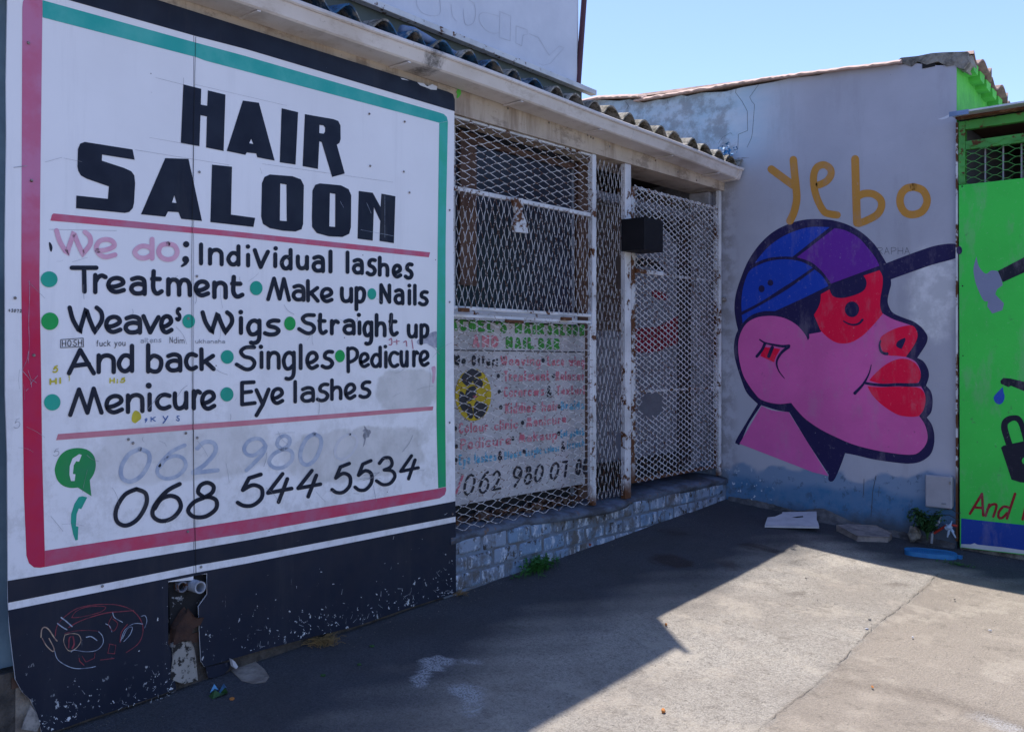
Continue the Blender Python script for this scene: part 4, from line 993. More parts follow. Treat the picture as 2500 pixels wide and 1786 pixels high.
for fr, it, w_ in ((FE, ('0',895,1187,935,1258), 34), (FE, ('6',1188,1454,895,1222), 34), (FE, ('8',1476,1742,885,1193), 33), (FF, ('5',83,314,820,1100), 32), (FF, ('4',323,542,816,1070), 31), (FF, ('4',563,770,791,1027), 30), (FF, ('5',833,1010,735,994), 29), (FF, ('5',1016,1180,713,974), 28), (FF, ('3',1186,1359,688,930), 27), (FF, ('4',1378,1544,675,884), 26)):
    lettering('digit', fr, [it], w_, 'ink', sg, 0)
for fr, it, w_, m_ in ((FE, ('0',937,1208,618,910), 34, 'ghost'), (FE, ('6',1228,1492,590,884), 30, 'ghost'), (FE, ('2',1503,1742,563,850), 34, 'ghost'), (FF, ('9',135,342,540,820), 30, 'ghost'), (FF, ('8',333,552,515,802), 30, 'ghost'), (FF, ('0',576,780,500,777), 32, 'ghost'), (FF, ('0',856,1060,508,728), 20, 'ghost2')):
    o = lettering('faded_digit', fr, [it], w_, m_, sg, 0, lay=1.2)
# bullets and i-dots
for fr, (x, y, rx, ry), m_ in ((FC,(390,590,67,63),'tealdot'),(FD,(246,660,50,56),'tealdot'),(FD,(1163,706,35,45),'tealdot'),(FC,(396,922,69,69),'greendot'),(FC,(1497,922,50,55),'tealdot'),(FD,(513,940,45,55),'greendot'),(FC,(1803,1205,51,54),'tealdot'),(FD,(910,1198,39,49),'greendot'),(FE,(415,265,65,65),'tealdot'),(FE,(1800,202,52,56),'tealdot')):
    dots('bullet', [(fr[0]+x*KC, fr[1]+y*KC, rx*KC, ry*KC)], m_, sg, lay=2.3, n=28)
dots('letter_dots', [(fr[0]+x*KC, fr[1]+y*KC, r*KC, r*KC) for fr, x, y, r in ((FD,180,331,18),(FD,400,345,18),(FD,1460,640,16),(FD,123,850,19),(FD,1060,872,17),(FD,283,1125,18),(FD,1270,1123,15),(FE,1180,133,24))], 'ink', sg, lay=2, n=16)
fill('comma_mark', ZC([(388,300),(402,302),(416,335),(408,372),(395,355)]), 'ink', sg, smooth=True)
fill('call_bubble', ZE([(640,628),(700,645),(745,690),(760,760),(745,830),(712,882,1),(725,1008,1),(618,940,1),(560,943),(500,925),(455,880),(435,810),(445,750),(475,690),(520,650),(580,630)]), 'greenicon', sg, smooth=True)
fill('handset', ZE([(628,675),(648,682),(627,735),(603,732),(585,765),(578,832),(598,835),(592,888),(563,888),(551,840),(553,770),(575,710)]), 'white', sg, lay=2)
fill('handset', ZE([(655,1008),(692,1018),(645,1110),(625,1106),(608,1150),(602,1245),(622,1250),(617,1355),(598,1358),(580,1310),(562,1220),(565,1150),(590,1070),(625,1015)]), 'tealdot', sg)
# small scribbles
def GT(text, fr, x0, y0, x1, y1, h, w_, m_='pen', lay=2): return textline('scribble', text, (fr[0]+x0*KC, fr[1]+y0*KC), (fr[0]+x1*KC, fr[1]+y1*KC), h*KC, h*KC, w_*KC, m_, sg, 'L', lay)
GT('HOSH', FC, 492, 1125, 652, 1118, 52, 6); strokes('scribble', [(ZC([(482,1068),(660,1056),(663,1124),(480,1132),(482,1068)]), 1.6, False)], 'pen', sg)
GT('fuck you', FC, 765, 1122, 995, 1118, 50, 5); GT('altens', FC, 1115, 1095, 1280, 1090, 42, 4, 'pencil'); GT('Ndim', FC, 1345, 1095, 1463, 1100, 50, 4); GT('ukhanaha', FC, 1550, 1098, 1785, 1098, 34, 4, 'pencil')
GT('+2072', FC, 66, 850, 172, 856, 28, 5); GT('Hi', FC, 392, 1428, 485, 1418, 52, 15, 'yellow'); GT('5', FC, 415, 1332, 462, 1330, 60, 12, 'yellow'); GT('1', FC, 535, 1400, 560, 1395, 45, 5, 'yellow'); GT('H;5', FC, 868, 1415, 995, 1410, 45, 11, 'yellow')
GT('9', FE, 1148, 428, 1170, 425, 36, 6, 'bluemark'); GT('K', FE, 1195, 420, 1235, 418, 40, 7, 'bluemark'); GT('y', FE, 1290, 412, 1335, 410, 60, 8, 'bluemark'); GT('S', FE, 1395, 415, 1425, 415, 46, 7, 'bluemark')
GT('5', FE, 108, 470, 160, 470, 80, 3, 'pencil'); GT('5', FE, 420, 690, 470, 690, 60, 3, 'pencil')
fill('yellow_blot', ZE([(1050,360),(1075,330),(1110,350),(1120,390),(1095,415),(1070,430),(1045,410)]), 'yellow', sg, smooth=True)
strokes('scribble', [(ZD([(1300,1070),(1318,1060),(1320,1105),(1300,1108)]), 2.4, True), (ZD([(1335,1085),(1380,1080)]), 2, False), (ZD([(1360,1068),(1362,1105)]), 2, False), (ZD([(1415,1090),(1435,1080),(1440,1120)]), 2.2, True), (ZD([(1480,1070),(1490,1140)]), 2, False)], 'redmark', sg)
fill('pink_blot', ZD([(1635,1290),(1665,1280),(1668,1330),(1655,1410),(1640,1400),(1645,1340)]), paint_mat('pink_smear', (.55, .3, .42), (.66, .52, .62)), sg, smooth=True)
fill('rub_mark', ZD([(1520,1080),(1580,1040),(1678,1005),(1680,1130),(1600,1100),(1540,1110)]), paint_mat('grey_smear', (.42, .43, .52), (.2, .22, .3), mott=14), sg, smooth=True, lay=.6)
fill('ink_splat', ZF([(1098,450),(1115,462),(1122,478),(1150,485),(1158,505),(1145,520),(1140,540),(1118,545),(1105,600),(1092,620),(1102,560),(1090,530),(1100,500),(1088,490),(1105,475)]), 'pencil', sg)
# peeled paint at the top corner, tape mark, scratch lines
fill('peeled_patch', ZW([(905,572),(950,578),(975,600),(1010,585),(1045,600),(1040,625),(1000,622),(960,605),(925,592)]), 'tinwhite', sg, lay=2)
fill('peeled_patch', ZW([(788,540),(812,545),(850,560),(800,552)]), 'tinwhite', sg, lay=2)
sc_ = [([(33,409),(66,405)], 1.4), ([(110,396),(152,384)], .6), ([(155,386),(200,395)], .5)]
rs = random.Random(21)
for _ in range(70):
    x = rs.uniform(40, 1080); y = rs.uniform(620, 1330); a = rs.uniform(-1.8, 1.8); L = rs.uniform(10, 60)
    if y > 1400-.2*x: continue
    c0 = (x, y); c1 = (x+L*.5*math.cos(a)+rs.uniform(-4, 4), y+L*.5*math.sin(a)+rs.uniform(-4, 4)); c2 = (x+L*math.cos(a), y+L*math.sin(a)); sc_.append(([c0, c1, c2], rs.uniform(.35, .8)))
strokes('scratches', [(p, w_, True) for p, w_ in sc_], 'pencil', sg, lay=3, caps=False)
gl = [([(448,190),(448,214)], .5), ([(380,190),(448,207)], .5), ([(365,336),(480,356)], .5), ([(330,366),(560,403)], .5), ([(120,560),(285,563)], .6), ([(475,206),(700,258)], .4), ([(640,400),(960,445)], .4), ([(640,425),(635,410)], .4)]
strokes('guide_lines', [(p, w_, False) for p, w_ in gl], 'pencil', sg, lay=.7, caps=False)
# white scratches over red and black
sw_ = []
for _ in range(210):
    right = rs.random() < .62
    if right:
        x = 520+585*(1-rs.random()**1.5*.9); b = 1626-.30*(x-500) if x < 765 else 1552-.30*(x-765); h = 60+150*rs.random()*(rs.random() < .4)
    else:
        x = 95+330*(1-rs.random()**1.6); b = 1778-.228*(x-104); h = 55+110*rs.random()*(rs.random() < .3)
    y = b-4-h*rs.random()**2; a = rs.uniform(-2.6, .4); L = rs.choice((1.5, 2, 3, 4, 5, 8, 13)); wd = rs.uniform(.6, 3.2) if L < 6 else rs.uniform(.4, .9)
    if x > 485 or x < 420: sw_.append(([(x, y), (x+L*math.cos(a), y+L*math.sin(a))], wd))
strokes('paint_chips', [(p, (w_, w_*.4), False) for p, w_ in sw_], simple('chip_white', (.6, .63, .7), rough=.6), sg, lay=2.2, caps=False)
strokes('white_scratches', [(ZC([(232,600),(235,700),(230,850),(228,960)]), .7, True), (ZC([(228,960),(232,1100),(225,1255)]), .7, True), (ZC([(175,1310),(215,1225),(225,1160)]), .8, True), (ZC([(175,1310),(240,1390),(250,1445)]), .8, True), (ZC([(222,1310),(245,1380),(290,1410)]), .8, False), (ZC([(240,1420),(300,1352)]), .8, False), (ZC([(205,1475),(225,1455)]), .8, False)]
        +[(ZB([(1070,1340),(1100,1410)]), .6, False), (ZB([(895,1330),(918,1372)]), .6, False), (ZB([(1030,1518),(1250,1560)]), .6, False), (ZB([(1190,1290),(1190,1570)]), .5, False)], 'chalkwhite', sg, lay=3, caps=False)
# chalk drawing
strokes('chalk_drawing', [(ZG([(450,840),(465,760),(520,690),(620,620),(740,590),(860,582),(960,588),(1060,620),(1130,680),(1165,760),(1160,840),(1120,910),(1030,975)]), 1.9, True),
  (ZG([(585,690),(620,640),(700,605),(800,598),(862,605),(830,640),(740,668),(640,688),(590,690)]), 1.5, True), (ZG([(560,770),(650,720),(760,680),(880,650),(1000,640),(1090,632)]), 2.2, True)], 'chalkred', sg, lay=2.2)
strokes('chalk_drawing', [(ZG([(445,960),(470,1030),(540,1080),(620,1105),(720,1100),(780,1088)]), 1.7, True), (ZG([(500,690),(540,720),(588,762)]), 3, True), (ZG([(470,738),(505,765),(545,788)]), 3, True),
  (ZG([(920,650),(935,690),(1000,728)]), 1.7, True), (ZG([(862,740),(895,760),(912,805)]), 1.7, True), (ZG([(800,800),(835,840),(840,900),(790,955),(700,968),(610,955),(580,970)]), 1.6, True), (ZG([(705,850),(745,845),(790,875)]), 2.5, True), (ZG([(985,880),(1020,790),(1090,740),(1165,742)]), 1.5, True),
  (ZG([(1000,860),(1040,780),(1080,770),(1060,830),(1010,885)]), 1.5, True), (ZG([(1150,680),(1185,675),(1198,720),(1180,775)]), 1.5, True)], 'chalkwhite', sg, lay=2.4)
strokes('chalk_drawing', [(ZG([(335,850),(340,790),(365,768),(400,790),(440,850),(465,880)]), 3, True), (ZG([(345,860),(380,920),(430,965),(440,940),(400,860)]), 2.5, True), (ZG([(530,830),(520,890),(560,960),(620,940),(660,880),(640,830),(580,820),(530,832)]), 1.8, True)], 'chalkyel', sg, lay=2.6)
strokes('chalk_drawing', [(ZG([(560,935),(565,860),(580,845)]), 3, True), (ZG([(595,845),(605,900),(590,940)]), 4, True), (ZG([(530,820),(620,798),(740,795),(810,802)]), 1.5, True), (ZG([(980,890),(990,810),(1040,745)]), 2, True), (ZG([(890,905),(945,915),(935,985),(880,980),(895,905)]), 1.6, False), (ZG([(645,1020),(650,1045),(685,1078)]), 2, False), (ZG([(670,1005),(700,1052),(770,1020),(775,980)]), 1.5, False), (ZG([(820,1035),(930,1022)]), 2, False), (ZG([(920,700),(960,740),(925,800),(885,745),(915,680)]), 1.4, True)], 'chalkred', sg, lay=2.8)
# seam line between the sheets
mb = MB(); ribbon(mb, [(478,90),(473,300),(470,500),(468.5,623),(469,850),(471,1023),(474,1200),(478.7,1400)], 1.0, 1.4, 'L', .0042, False); mb.build('seam', 'dark', sg)
# screws
for p in [(69.5,105),(77,441),(83,867),(37,727),(487,420),(481,674),(454,1057),(482,1068),(459,1297),(491,1383),(250,1430),(460,777),(1098,513),(1098,737),(1098,1031),(1105,1254),(902,278),(988,297),(904,405),(986,419),(1000,470),(314,1072),(325,1081)]:
    c0 = onx(p, .004); mb = MB(); n = 10; rr = .006
    v = [c0+Vector((0, rr*math.cos(t), rr*math.sin(t))) for t in [2*math.pi*j/n for j in range(n)]]; v2 = [q+Vector((.0035, -.3*(q.y-c0.y), -.3*(q.z-c0.z))) for q in v]
    mb.add(v+v2, [tuple(range(n, 2*n))]+[(j, (j+1) % n, (j+1) % n+n, j+n) for j in range(n)]); mb.build('screw', 'screw', sg)
# sun: batten strip behind the sheets
MB().box((-.018, SL+.02, .1), (-.05, SRt-.02, .14)).build('batten', 'brown', sg)

# waste pipes in the cut-out
pz = onx(ZG([(1635, 445)])[0], .05)
pw = empty('waste_pipe', pz, 'short pale plastic waste pipe poking out below the sign, right of the other stub', 'pipe')
def ringpipe(c0, r, L, par, m_='pipe', wall=.006):
    mb = MB(); n = 18
    P = []
    for (xx, rr) in ((-L, r), (0, r), (0, r-wall), (-L, r-wall)):
        P.append([(c0.x+xx, c0.y+rr*math.cos(t), c0.z+rr*math.sin(t)) for t in [2*math.pi*j/n for j in range(n)]])
    mb.v = [q for ring in P for q in ring]
    for a in range(3):
        for j in range(n): mb.f.append((a*n+j, a*n+(j+1) % n, (a+1)*n+(j+1) % n, (a+1)*n+j))
    o = mb.build('pipe_wall', m_, par, smooth=False)
    MB().tube([(c0.x-L+.001, c0.y, c0.z), (c0.x-L*.5, c0.y, c0.z)], r-wall*1.3, 14).build('pipe_bore', 'dark', par)
ringpipe(pz, .026, .12, pw)
pz2 = onx(ZG([(1490, 440)])[0], .0)
pw2 = empty('waste_pipe', pz2, 'broken rust-stained pipe stub below the sign, left of the pale one', 'pipe')
ringpipe(pz2, .024, .08, pw2, rusty('rusty_pipe', (.15, .16, .2), .6, 30))
# broken plaster and rag in the gap
mb = MB(); rg = random.Random(3)
gp2 = ZG([(1372,400),(1690,330),(1690,600),(1640,650),(1650,900),(1700,1190),(1620,1215),(1440,1260),(1400,960)])
A_ = [onx(p, -.03) for p in gp2]
MB().prism(A_, (-.03, 0, 0)).build('render_patch', rusty('flaking_render', (.30, .32, .37), .94, 20, rust=(.014, .015, .02)), sal)
ragc = [onx(p, -.02) for p in ZG([(1400,760),(1480,640),(1500,620),(1560,680),(1620,690),(1600,730),(1545,760),(1500,850),(1440,870),(1395,890)])]
MB().prism(ragc, (.03, 0, 0)).build('rag', 'brownrag', tag(bpy.data.objects.new('stuffed_rag', None), 'brown rag stuffed in the gap under the sign pipes', 'rag')) if False else None
o = MB().prism(ragc, (.028, 0, 0)).build('rag', 'brownrag'); bev(o, .012, 3); tag(o, 'brown rag stuffed into the gap under the two pipe stubs', 'rag')
st_ = [onx(p, .004) for p in ZG([(1405,1180),(1410,920),(1440,880),(1500,870),(1555,890),(1575,930),(1590,1010),(1600,1190),(1500,1215)])]
o = MB().prism(st_, (-.03, 0, 0)).build('cement_stub', rusty('cement_stub', (.36, .34, .32), .6, 24, rust=(.03, .026, .025))); bev(o, .012, 3); tag(o, 'broken cement stub standing in the gap below the brown rag', 'rubble')
# torn corner, exposed cement at the foot left of the sign
tc = [onx(p, -.02) for p in [(40,1655),(60,1688),(75,1705),(100,1745),(104,1800),(38,1800),(38,1700)]]
MB().prism(tc, (-.05, 0, 0)).build('exposed_cement', 'wood', sal)
tf = [onx(p, .012) for p in ZG([(250,1405),(300,1470),(330,1560),(300,1620),(175,1600),(200,1530)])]
o = MB().prism(tf, (-.006, 0, 0)).build('peeled_flap', paint_mat('flap_paint', (.34, .31, .29), (.05, .05, .06), mott=22, wear=.5), sg)
# pillar left of the sign
pil = empty('corner_pillar', (-.1, SL-.3, gz(0, .9)), 'blue-grey painted pillar at the left edge beside the sign', 'pillar')
MB().box((-.08, SL-.5, -.4), (-.02, SL-.035, 1.62)).build('lower_panel', 'pillar', pil)
MB().box((-.085, SL-.5, 1.621), (-.03, SL-.045, 2.75)).build('upper_panel', 'pale', pil)

# ================================================================== BILLBOARD ON THE ROOF
bb = empty('roof_billboard', (-.15, 4.2, 3.2), 'tall white sheet-metal billboard on the salon roof with a traced ghost of lettering', 'billboard')
BR = onx((1409, 190), -.15).y; BT = 5.02; BZ = onx((1411, 200), -.15).z
MB().box((-.155, -1, 2.90), (-.165, BR+.06, BZ-.012)).build('back_panel', simple('grey_green_panel', (.075, .095, .09), (.045, .06, .065), scale=4), bb)
for i, (a, b) in enumerate(((-1.0, 1.2), (1.204, 3.3), (3.304, BR))):
    MB().box((-.150, a, BZ-.01), (-.160, b, BT)).build('sheet', 'tinwhite', bb)
te = onx((1457, 226), -.10); t0 = onx((897, -2), -.10)
def tz(y): return te.z+(t0.z-te.z)*(te.y-y)/(te.y-t0.y)
bev(MB().add([(-.10,-1,tz(-1)-.018),(-.149,-1,tz(-1)-.018),(-.149,-1,tz(-1)+.018),(-.10,-1,tz(-1)+.018),(-.10,te.y,te.z-.018),(-.149,te.y,te.z-.018),(-.149,te.y,te.z+.016),(-.10,te.y,te.z+.016)], [(0,1,2,3),(7,6,5,4),(0,4,5,1),(1,5,6,2),(2,6,7,3),(3,7,4,0)]).build('trim', 'trim', bb), .003)
MB().box((-.26, -1, BZ+.05), (-.30, BR-.05, BZ+.09)).build('frame_bar', 'rust', bb); MB().box((-.26, -1, BT-.1), (-.30, BR-.05, BT-.06)).build('frame_bar', 'rust', bb)
for y_ in (0, 2.6, BR-.2): MB().box((-.175, y_, 3.0), (-.255, y_+.05, BT)).build('strut', 'rust', bb)
MB().box((-.166, BR-.02, BZ+.02), (-.185, BR+.035, BT)).build('edge_strip', 'tinwhite', bb)
pb_ = onx((1411, 212), -.15); pt_ = onx((1426, 0), -.15)
MB().tube([pb_, pt_, (-.15, BR+.040, 4.0), (-.15, BR+.026, BT-.1), (-.15, BR+.030, BT+.19)], .020, 10).build('pole', 'pole', bb)
gh = [([(1480,225),(1440,232),(1390,215),(1345,165),(1335,110),(1365,88),(1420,98),(1475,115)], 1), ([(1475,80),(1555,112),(1550,285),(1475,260),(1480,85)], 0), ([(1590,180),(1670,208),(1668,240),(1640,245),(1630,320),(1590,300),(1592,182)], 0),
      ([(1680,235),(1745,260),(1820,385),(1890,320),(1925,332),(1830,440),(1780,455),(1750,440)], 0), ([(1140,30),(1150,110),(1180,150)], 1), ([(1200,-30),(1300,30),(1300,150),(1240,170),(1225,60)], 1), ([(900,-60),(905,40),(960,100),(1060,100),(1060,-20)], 1)]
strokes('ghost_lettering', [(ZW(p), .9, bool(s_)) for p, s_ in gh], simple('ghost_outline', (.50, .53, .61), rough=.6), bb, 'K', 1, False)

# ================================================================== MURAL BUILDING (right, faces the camera)
mb_ = empty('mural_building', (.9, YC+1, 0), 'grey plastered building end wall with a painted face in a cap', 'building')
tl = [ony(p).xz if False else ony(p) for p in ZT([(-1500,330),(230,545),(420,555),(520,540),(650,572),(760,545),(840,540),(1000,500),(1050,512),(1180,480),(1400,470),(1560,430),(1850,380),(2000,345),(2273,318)])+[(2050,168),(2140,158),(2200,158),(2238,155),(2290,160),(2329,160)]]
tl[0].x = -4.5; tl[0].z = 3.9; tl[-1].x = 1.755
wl = [Vector((-4.5, YC, -.5))]+tl+[Vector((1.755, YC, -.5))]
MB().prism(wl, (0, .22, 0)).build('wall', 'plaster', mb_)
MB().box((1.55, YC+.22, -.5), (1.755, 11, 3.22)).build('side_wall', 'bgreen3', mb_)
# upper lime wall follows the eave
MB().prism([Vector(p) for p in ((1.7565, YC+.002, 2.9), (1.7565, YC+.002, 3.40), (1.7565, 7.3, 3.36), (1.7565, 8.4, 3.30), (1.7565, 11, 3.1), (1.7565, 11, 2.9))], (-.05, 0, 0)).build('side_wall', 'bgreen3', mb_)
# roof skin and the sunlit sheet edge along the wall
et = [ony(p, YC-.03) for p in ZT([(570,528),(700,505),(1000,455),(1250,412),(1500,368),(1750,330),(2000,295),(2273,258)])+[(2100,156),(2200,143)]]
def edge(P, h=.026, k=9):
    Q = []
    for a_, b_ in zip(P[:-1], P[1:]): Q += [a_.lerp(b_, j/k) for j in range(k)]
    Q.append(P[-1]); mb = MB(); r_ = random.Random(len(P))
    for q in Q:
        jz = r_.uniform(-.003, .003); sec = [(YC-.055, -h-.010+jz), (YC-.060, -h+jz*2), (YC-.02, -.004+jz), (YC+.03, .006), (YC+.14, .012), (YC+.14, -.02), (YC-.01, -h-.006)]
        mb.v += [(q.x, y_, q.z+z_) for y_, z_ in sec]
    n = 7
    for i in range(len(Q)-1):
        for k_ in range(n): mb.f.append((i*n+k_, (i+1)*n+k_, (i+1)*n+(k_+1) % n, i*n+(k_+1) % n))
    mb.f.append(tuple(range(n))); mb.f.append(tuple((len(Q)-1)*n+j for j in range(n))[::-1])
    return mb.build('roof_edge', 'coping', mb_)
edge(et)
e2 = [ony(p, YC-.04) for p in ZT([(-1400,520),(230,497),(420,487),(600,483),(630,488),(652,505)])]
e2[0].x = -4.6; e2[0].z = 3.72
edge(e2, .030)
rp = [ony(p, YC-.01) for p in [(2188,150),(2200,141),(2240,137),(2274,130),(2300,128),(2362,126),(2366,150),(2352,168),(2338,165),(2329,158),(2310,162),(2290,150),(2262,158),(2240,150),(2225,162)]]
MB().prism(rp, (0, .2, 0)).build('broken_parapet', 'rubble', mb_)
MB().box((ony((2252, 160)).x, YC-.006, ony((2252, 168)).z), (ony((2283, 160)).x, YC+.1, ony((2252, 156)).z)).build('brick', 'dark', mb_)
# main roof, corrugated, its toothed eave on the lime side
mb = MB(); ys = np.linspace(7.0, 11, 200)
for s_ in (0, 1):
    for y_ in ys:
        zz = 3.44-.13*(y_-7.05)+.028*math.cos(2*math.pi*(y_-7.083)/.172)
        for x_ in (1.86+.02*math.sin(y_*13), 1.0, -1, -4.5): mb.v.append((x_, y_, zz+.12*(1.86-x_)*.6-(.010 if s_ else 0)))
n4 = len(ys)*4
for s_ in (0, 1):
    for i in range(len(ys)-1):
        for j in range(3):
            q = (s_*n4+i*4+j, s_*n4+i*4+j+1, s_*n4+(i+1)*4+j+1, s_*n4+(i+1)*4+j); mb.f.append(q if s_ else q[::-1])
for i in range(len(ys)-1): mb.f.append((i*4, (i+1)*4, n4+(i+1)*4, n4+i*4))
mb.build('roof_sheet', simple('red_brown_sheet', (.33, .22, .19), (.15, .11, .1), rough=.85, scale=12, bump=.5), mb_)
for i in range(9):
    yc_ = 7.16+i*.172; MB().prism([Vector((1.835, yc_-.06, 3.405-.13*(yc_-7.05))), Vector((1.835, yc_-.05, 3.345-.13*(yc_-7.05))), Vector((1.835, yc_+.05, 3.335-.13*(yc_-7.05))), Vector((1.835, yc_+.07, 3.40-.13*(yc_-7.05)))], (-.08, 0, 0)).build('eave_filler', 'bgreen3', mb_)
# cracks and marks
strokes('crack', [(ZT([(1505,430),(1500,480),(1560,560),(1608,650),(1610,830),(1525,865),(1520,1000),(1490,1010)]), .9, False), (ZT([(1715,400),(1630,520),(1650,560),(1675,590),(1655,850),(1645,900),(1605,985)]), .8, False), (ZT([(480,560),(510,600),(495,630)]), .9, False), (ZT([(1340,950),(1380,890),(1450,850),(1470,865)]), .6, False), (ZT([(870,545),(875,580)]), .8, False)]
        + [(Z(1800, 1150, .30796, [(1005,60),(1000,190)]), 1.3, False), (Z(1800, 1150, .30796, [(1100,35),(1075,150),(1060,360)]), 1.5, False), (Z(1800, 1150, .30796, [(1125,120),(1120,200)]), .8, False)], 'crack', mb_, 'R', .8, False)
fill('mastic', ZT([(1500,1085),(1540,1078),(1560,1078),(1630,1080),(1560,1090),(1548,1100),(1535,1090)]), 'pencil', mb_, 'R', 1)
fill('plaster_patch', Z(2200, 100, .36946, [(240,518),(290,500),(330,480),(352,482),(300,512),(270,520)]), 'tinwhite', mb_, 'R', 1)
textline('scribble', 'RAPHA', M1([(1275, 880)])[0], M1([(1530, 878)])[0], 17, 17, .9, 'crack', mb_, 'R', .8)
# --- the mural
head = fill('mural', M1([(140,1310),(150,1200),(190,1070),(250,930),(340,800),(450,700),(580,635),(700,605),(820,600),(930,612),(1050,650),(1160,715),(1250,800),(1310,890),(1345,950,1),(1500,890),(1700,820),(1820,797),(1890,797),(1925,812),(1937,850),(1925,885),(1880,915),(1700,965),(1500,1035),(1380,1078,1),(1382,1120),(1364,1190),(1355,1250),(1368,1300),(1400,1345),(1480,1382),(1560,1412),(1620,1455),(1660,1505),(1672,1545)])
    + M2([(1655,300),(1590,400,1),(1640,430),(1675,490),(1682,550),(1660,620,1),(1700,670),(1712,750),(1700,830),(1665,872,1),(1705,930),(1725,1010),(1720,1100),(1690,1170),(1620,1220),(1540,1237),(1450,1233),(1250,1205),(1100,1170),(1018,1155,1),(980,1260),(935,1360),(905,1380),(885,1365),(888,1325,1),(720,1070,1),(575,830,1),(480,815),(352,775,1),(250,930),(188,1078),(160,1080),(150,1058),(230,920),(325,765,1),(240,680),(190,560),(150,430),(135,330),(145,240),(168,180,1)]) + M1([(150,1400)]), 'navy', mb_, 'R', 1, True)
def mf(name, pts, m_, lay=2, sm=True): return fill(name, pts, m_, head, 'R', lay, sm)
mf('cap_panel', M1([(300,950,1),(345,890),(420,810),(530,735),(650,685),(760,662),(895,665,1),(600,900,1),(530,897),(430,905),(360,925)]), 'blue')
mf('cap_panel', M1([(935,672,1),(1020,690),(1120,745),(1200,830),(1260,910),(1290,970,1),(1100,1040),(905,1112,1),(885,1080),(830,1010),(760,950),(700,922),(635,903,1)]), 'purple')
mf('cap_band', M1([(197,1335,1),(195,1250),(205,1160),(230,1070),(265,1005),(340,960),(430,930),(540,918),(640,930),(710,955),(760,985,1),(620,1082),(500,1158),(350,1255)]), 'blue')
mf('cap_band', M1([(197,1362,1),(350,1280),(560,1156),(775,1000,1),(830,1045),(870,1100),(885,1130,1),(700,1220),(460,1330,1),(380,1330),(300,1350),(250,1380),(205,1425,1)]), 'blue')
dots('cap_button', [(1750+355*KC, 350+1152*KC, 24*KC, 28*KC), (1750+425*KC, 350+1105*KC, 23*KC, 24*KC)], 'navy', head, 'R', 3)
mf('face', M2([(170,340),(175,250),(205,170),(250,115),(320,80),(400,68),(480,72),(560,95),(640,145),(700,215),(722,262,1),(735,240,1),(732,212,1),(820,197,1),(1000,60,1),(1310,45,1),(1400,95),(1540,143),(1580,175),(1592,230),(1565,300),(1500,392,1),(1570,425),(1607,480),(1617,540),(1600,600,1),(1640,660),(1656,730),(1640,810),(1605,860,1),(1650,930),(1672,1020),(1655,1090),(1600,1150),(1540,1167),(1430,1160),(1250,1130),(1080,1085),(950,1030),(820,965),(710,890),(640,820),(590,757,1),(480,765),(360,735),(300,680),(220,560),(185,450)]), 'pink')
mf('neck', M2([(355,780,1),(440,815),(570,830,1),(720,1070,1),(885,1335,1),(760,1305,1),(180,1080,1)]), 'pink')
mf('cheek_patch', M1([(825,1195,1),(890,1160,1),(1000,1100,1),(1160,1050,1),(1290,1005,1),(1313,1050),(1315,1120),(1297,1230),(1297,1300),(1315,1352,1),(1240,1440),(1160,1520),(1080,1570),(1010,1586),(940,1575),(870,1530),(822,1480,1),(770,1360,1),(805,1300),(822,1245)]), 'mred', 3)
mf('sunglasses', M1([(890,1125,1),(1160,1045,1),(1183,1080),(1187,1120),(1165,1165),(1100,1200),(1000,1225),(930,1215),(900,1175)]), 'navy', 4)
dots('eye', [(1750+1072*KC, 350+1315*KC, 57*KC, 62*KC)], 'navy', head, 'R', 4, 32)
strokes('smile', [(M1([(1005,1408),(1045,1430),(1090,1438),(1130,1425),(1155,1398)]), (3, 6), True)], 'navy', head, 'R', 4)
mf('nose', M2([(1300,240),(1350,200),(1440,160),(1540,143),(1580,175),(1592,230),(1565,300),(1500,392,1),(1440,385),(1360,378),(1315,345),(1298,290)]), 'mred', 3)
mf('nostril', M2([(1493,240,1),(1495,265),(1465,330,1),(1440,320),(1422,300),(1440,265)]), 'navy', 4)
strokes('nose_line', [(M2([(1298,265),(1290,300),(1300,345),(1325,364),(1350,368)]), (4, 7.5), True)], 'navy', head, 'R', 4)
mf('lip', M2([(1208,580,1),(1250,530),(1330,460),(1420,415),(1500,408),(1570,440),(1607,490),(1617,545),(1600,590),(1560,600),(1430,600),(1300,603)]), 'mred', 3)
mf('lip', M2([(1195,625,1),(1300,632),(1430,628),(1590,635),(1640,670),(1656,730),(1640,810),(1600,862,1),(1540,867),(1450,855),(1370,815),(1290,755),(1230,690)]), 'mred', 3)
strokes('mouth_line', [(M2([(1180,600),(1250,612),(1350,617),(1430,612),(1530,615),(1640,610)]), (6, 9), True)], 'navy', head, 'R', 4)
strokes('cheek_line', [(M2([(1225,455),(1205,530),(1160,610),(1095,680)]), (1.5, 7.5), True)], 'navy', head, 'R', 5)
mf('ear_patch', M2([(375,315,1),(430,320),(505,330,1),(470,390),(455,435,1),(400,410),(345,385,1)]), 'mred', 3)
strokes('ear_line', [(M2([(340,255),(380,280),(450,297),(520,308),(572,306)]), (3, 7.5), True), (M2([(380,290),(360,335),(318,388)]), 7, True), (M2([(440,318),(412,388)]), 8.5, True), (M2([(568,314),(512,360),(475,430),(490,500),(537,563)]), (8, 1.5), True)], 'navy', head, 'R', 4)
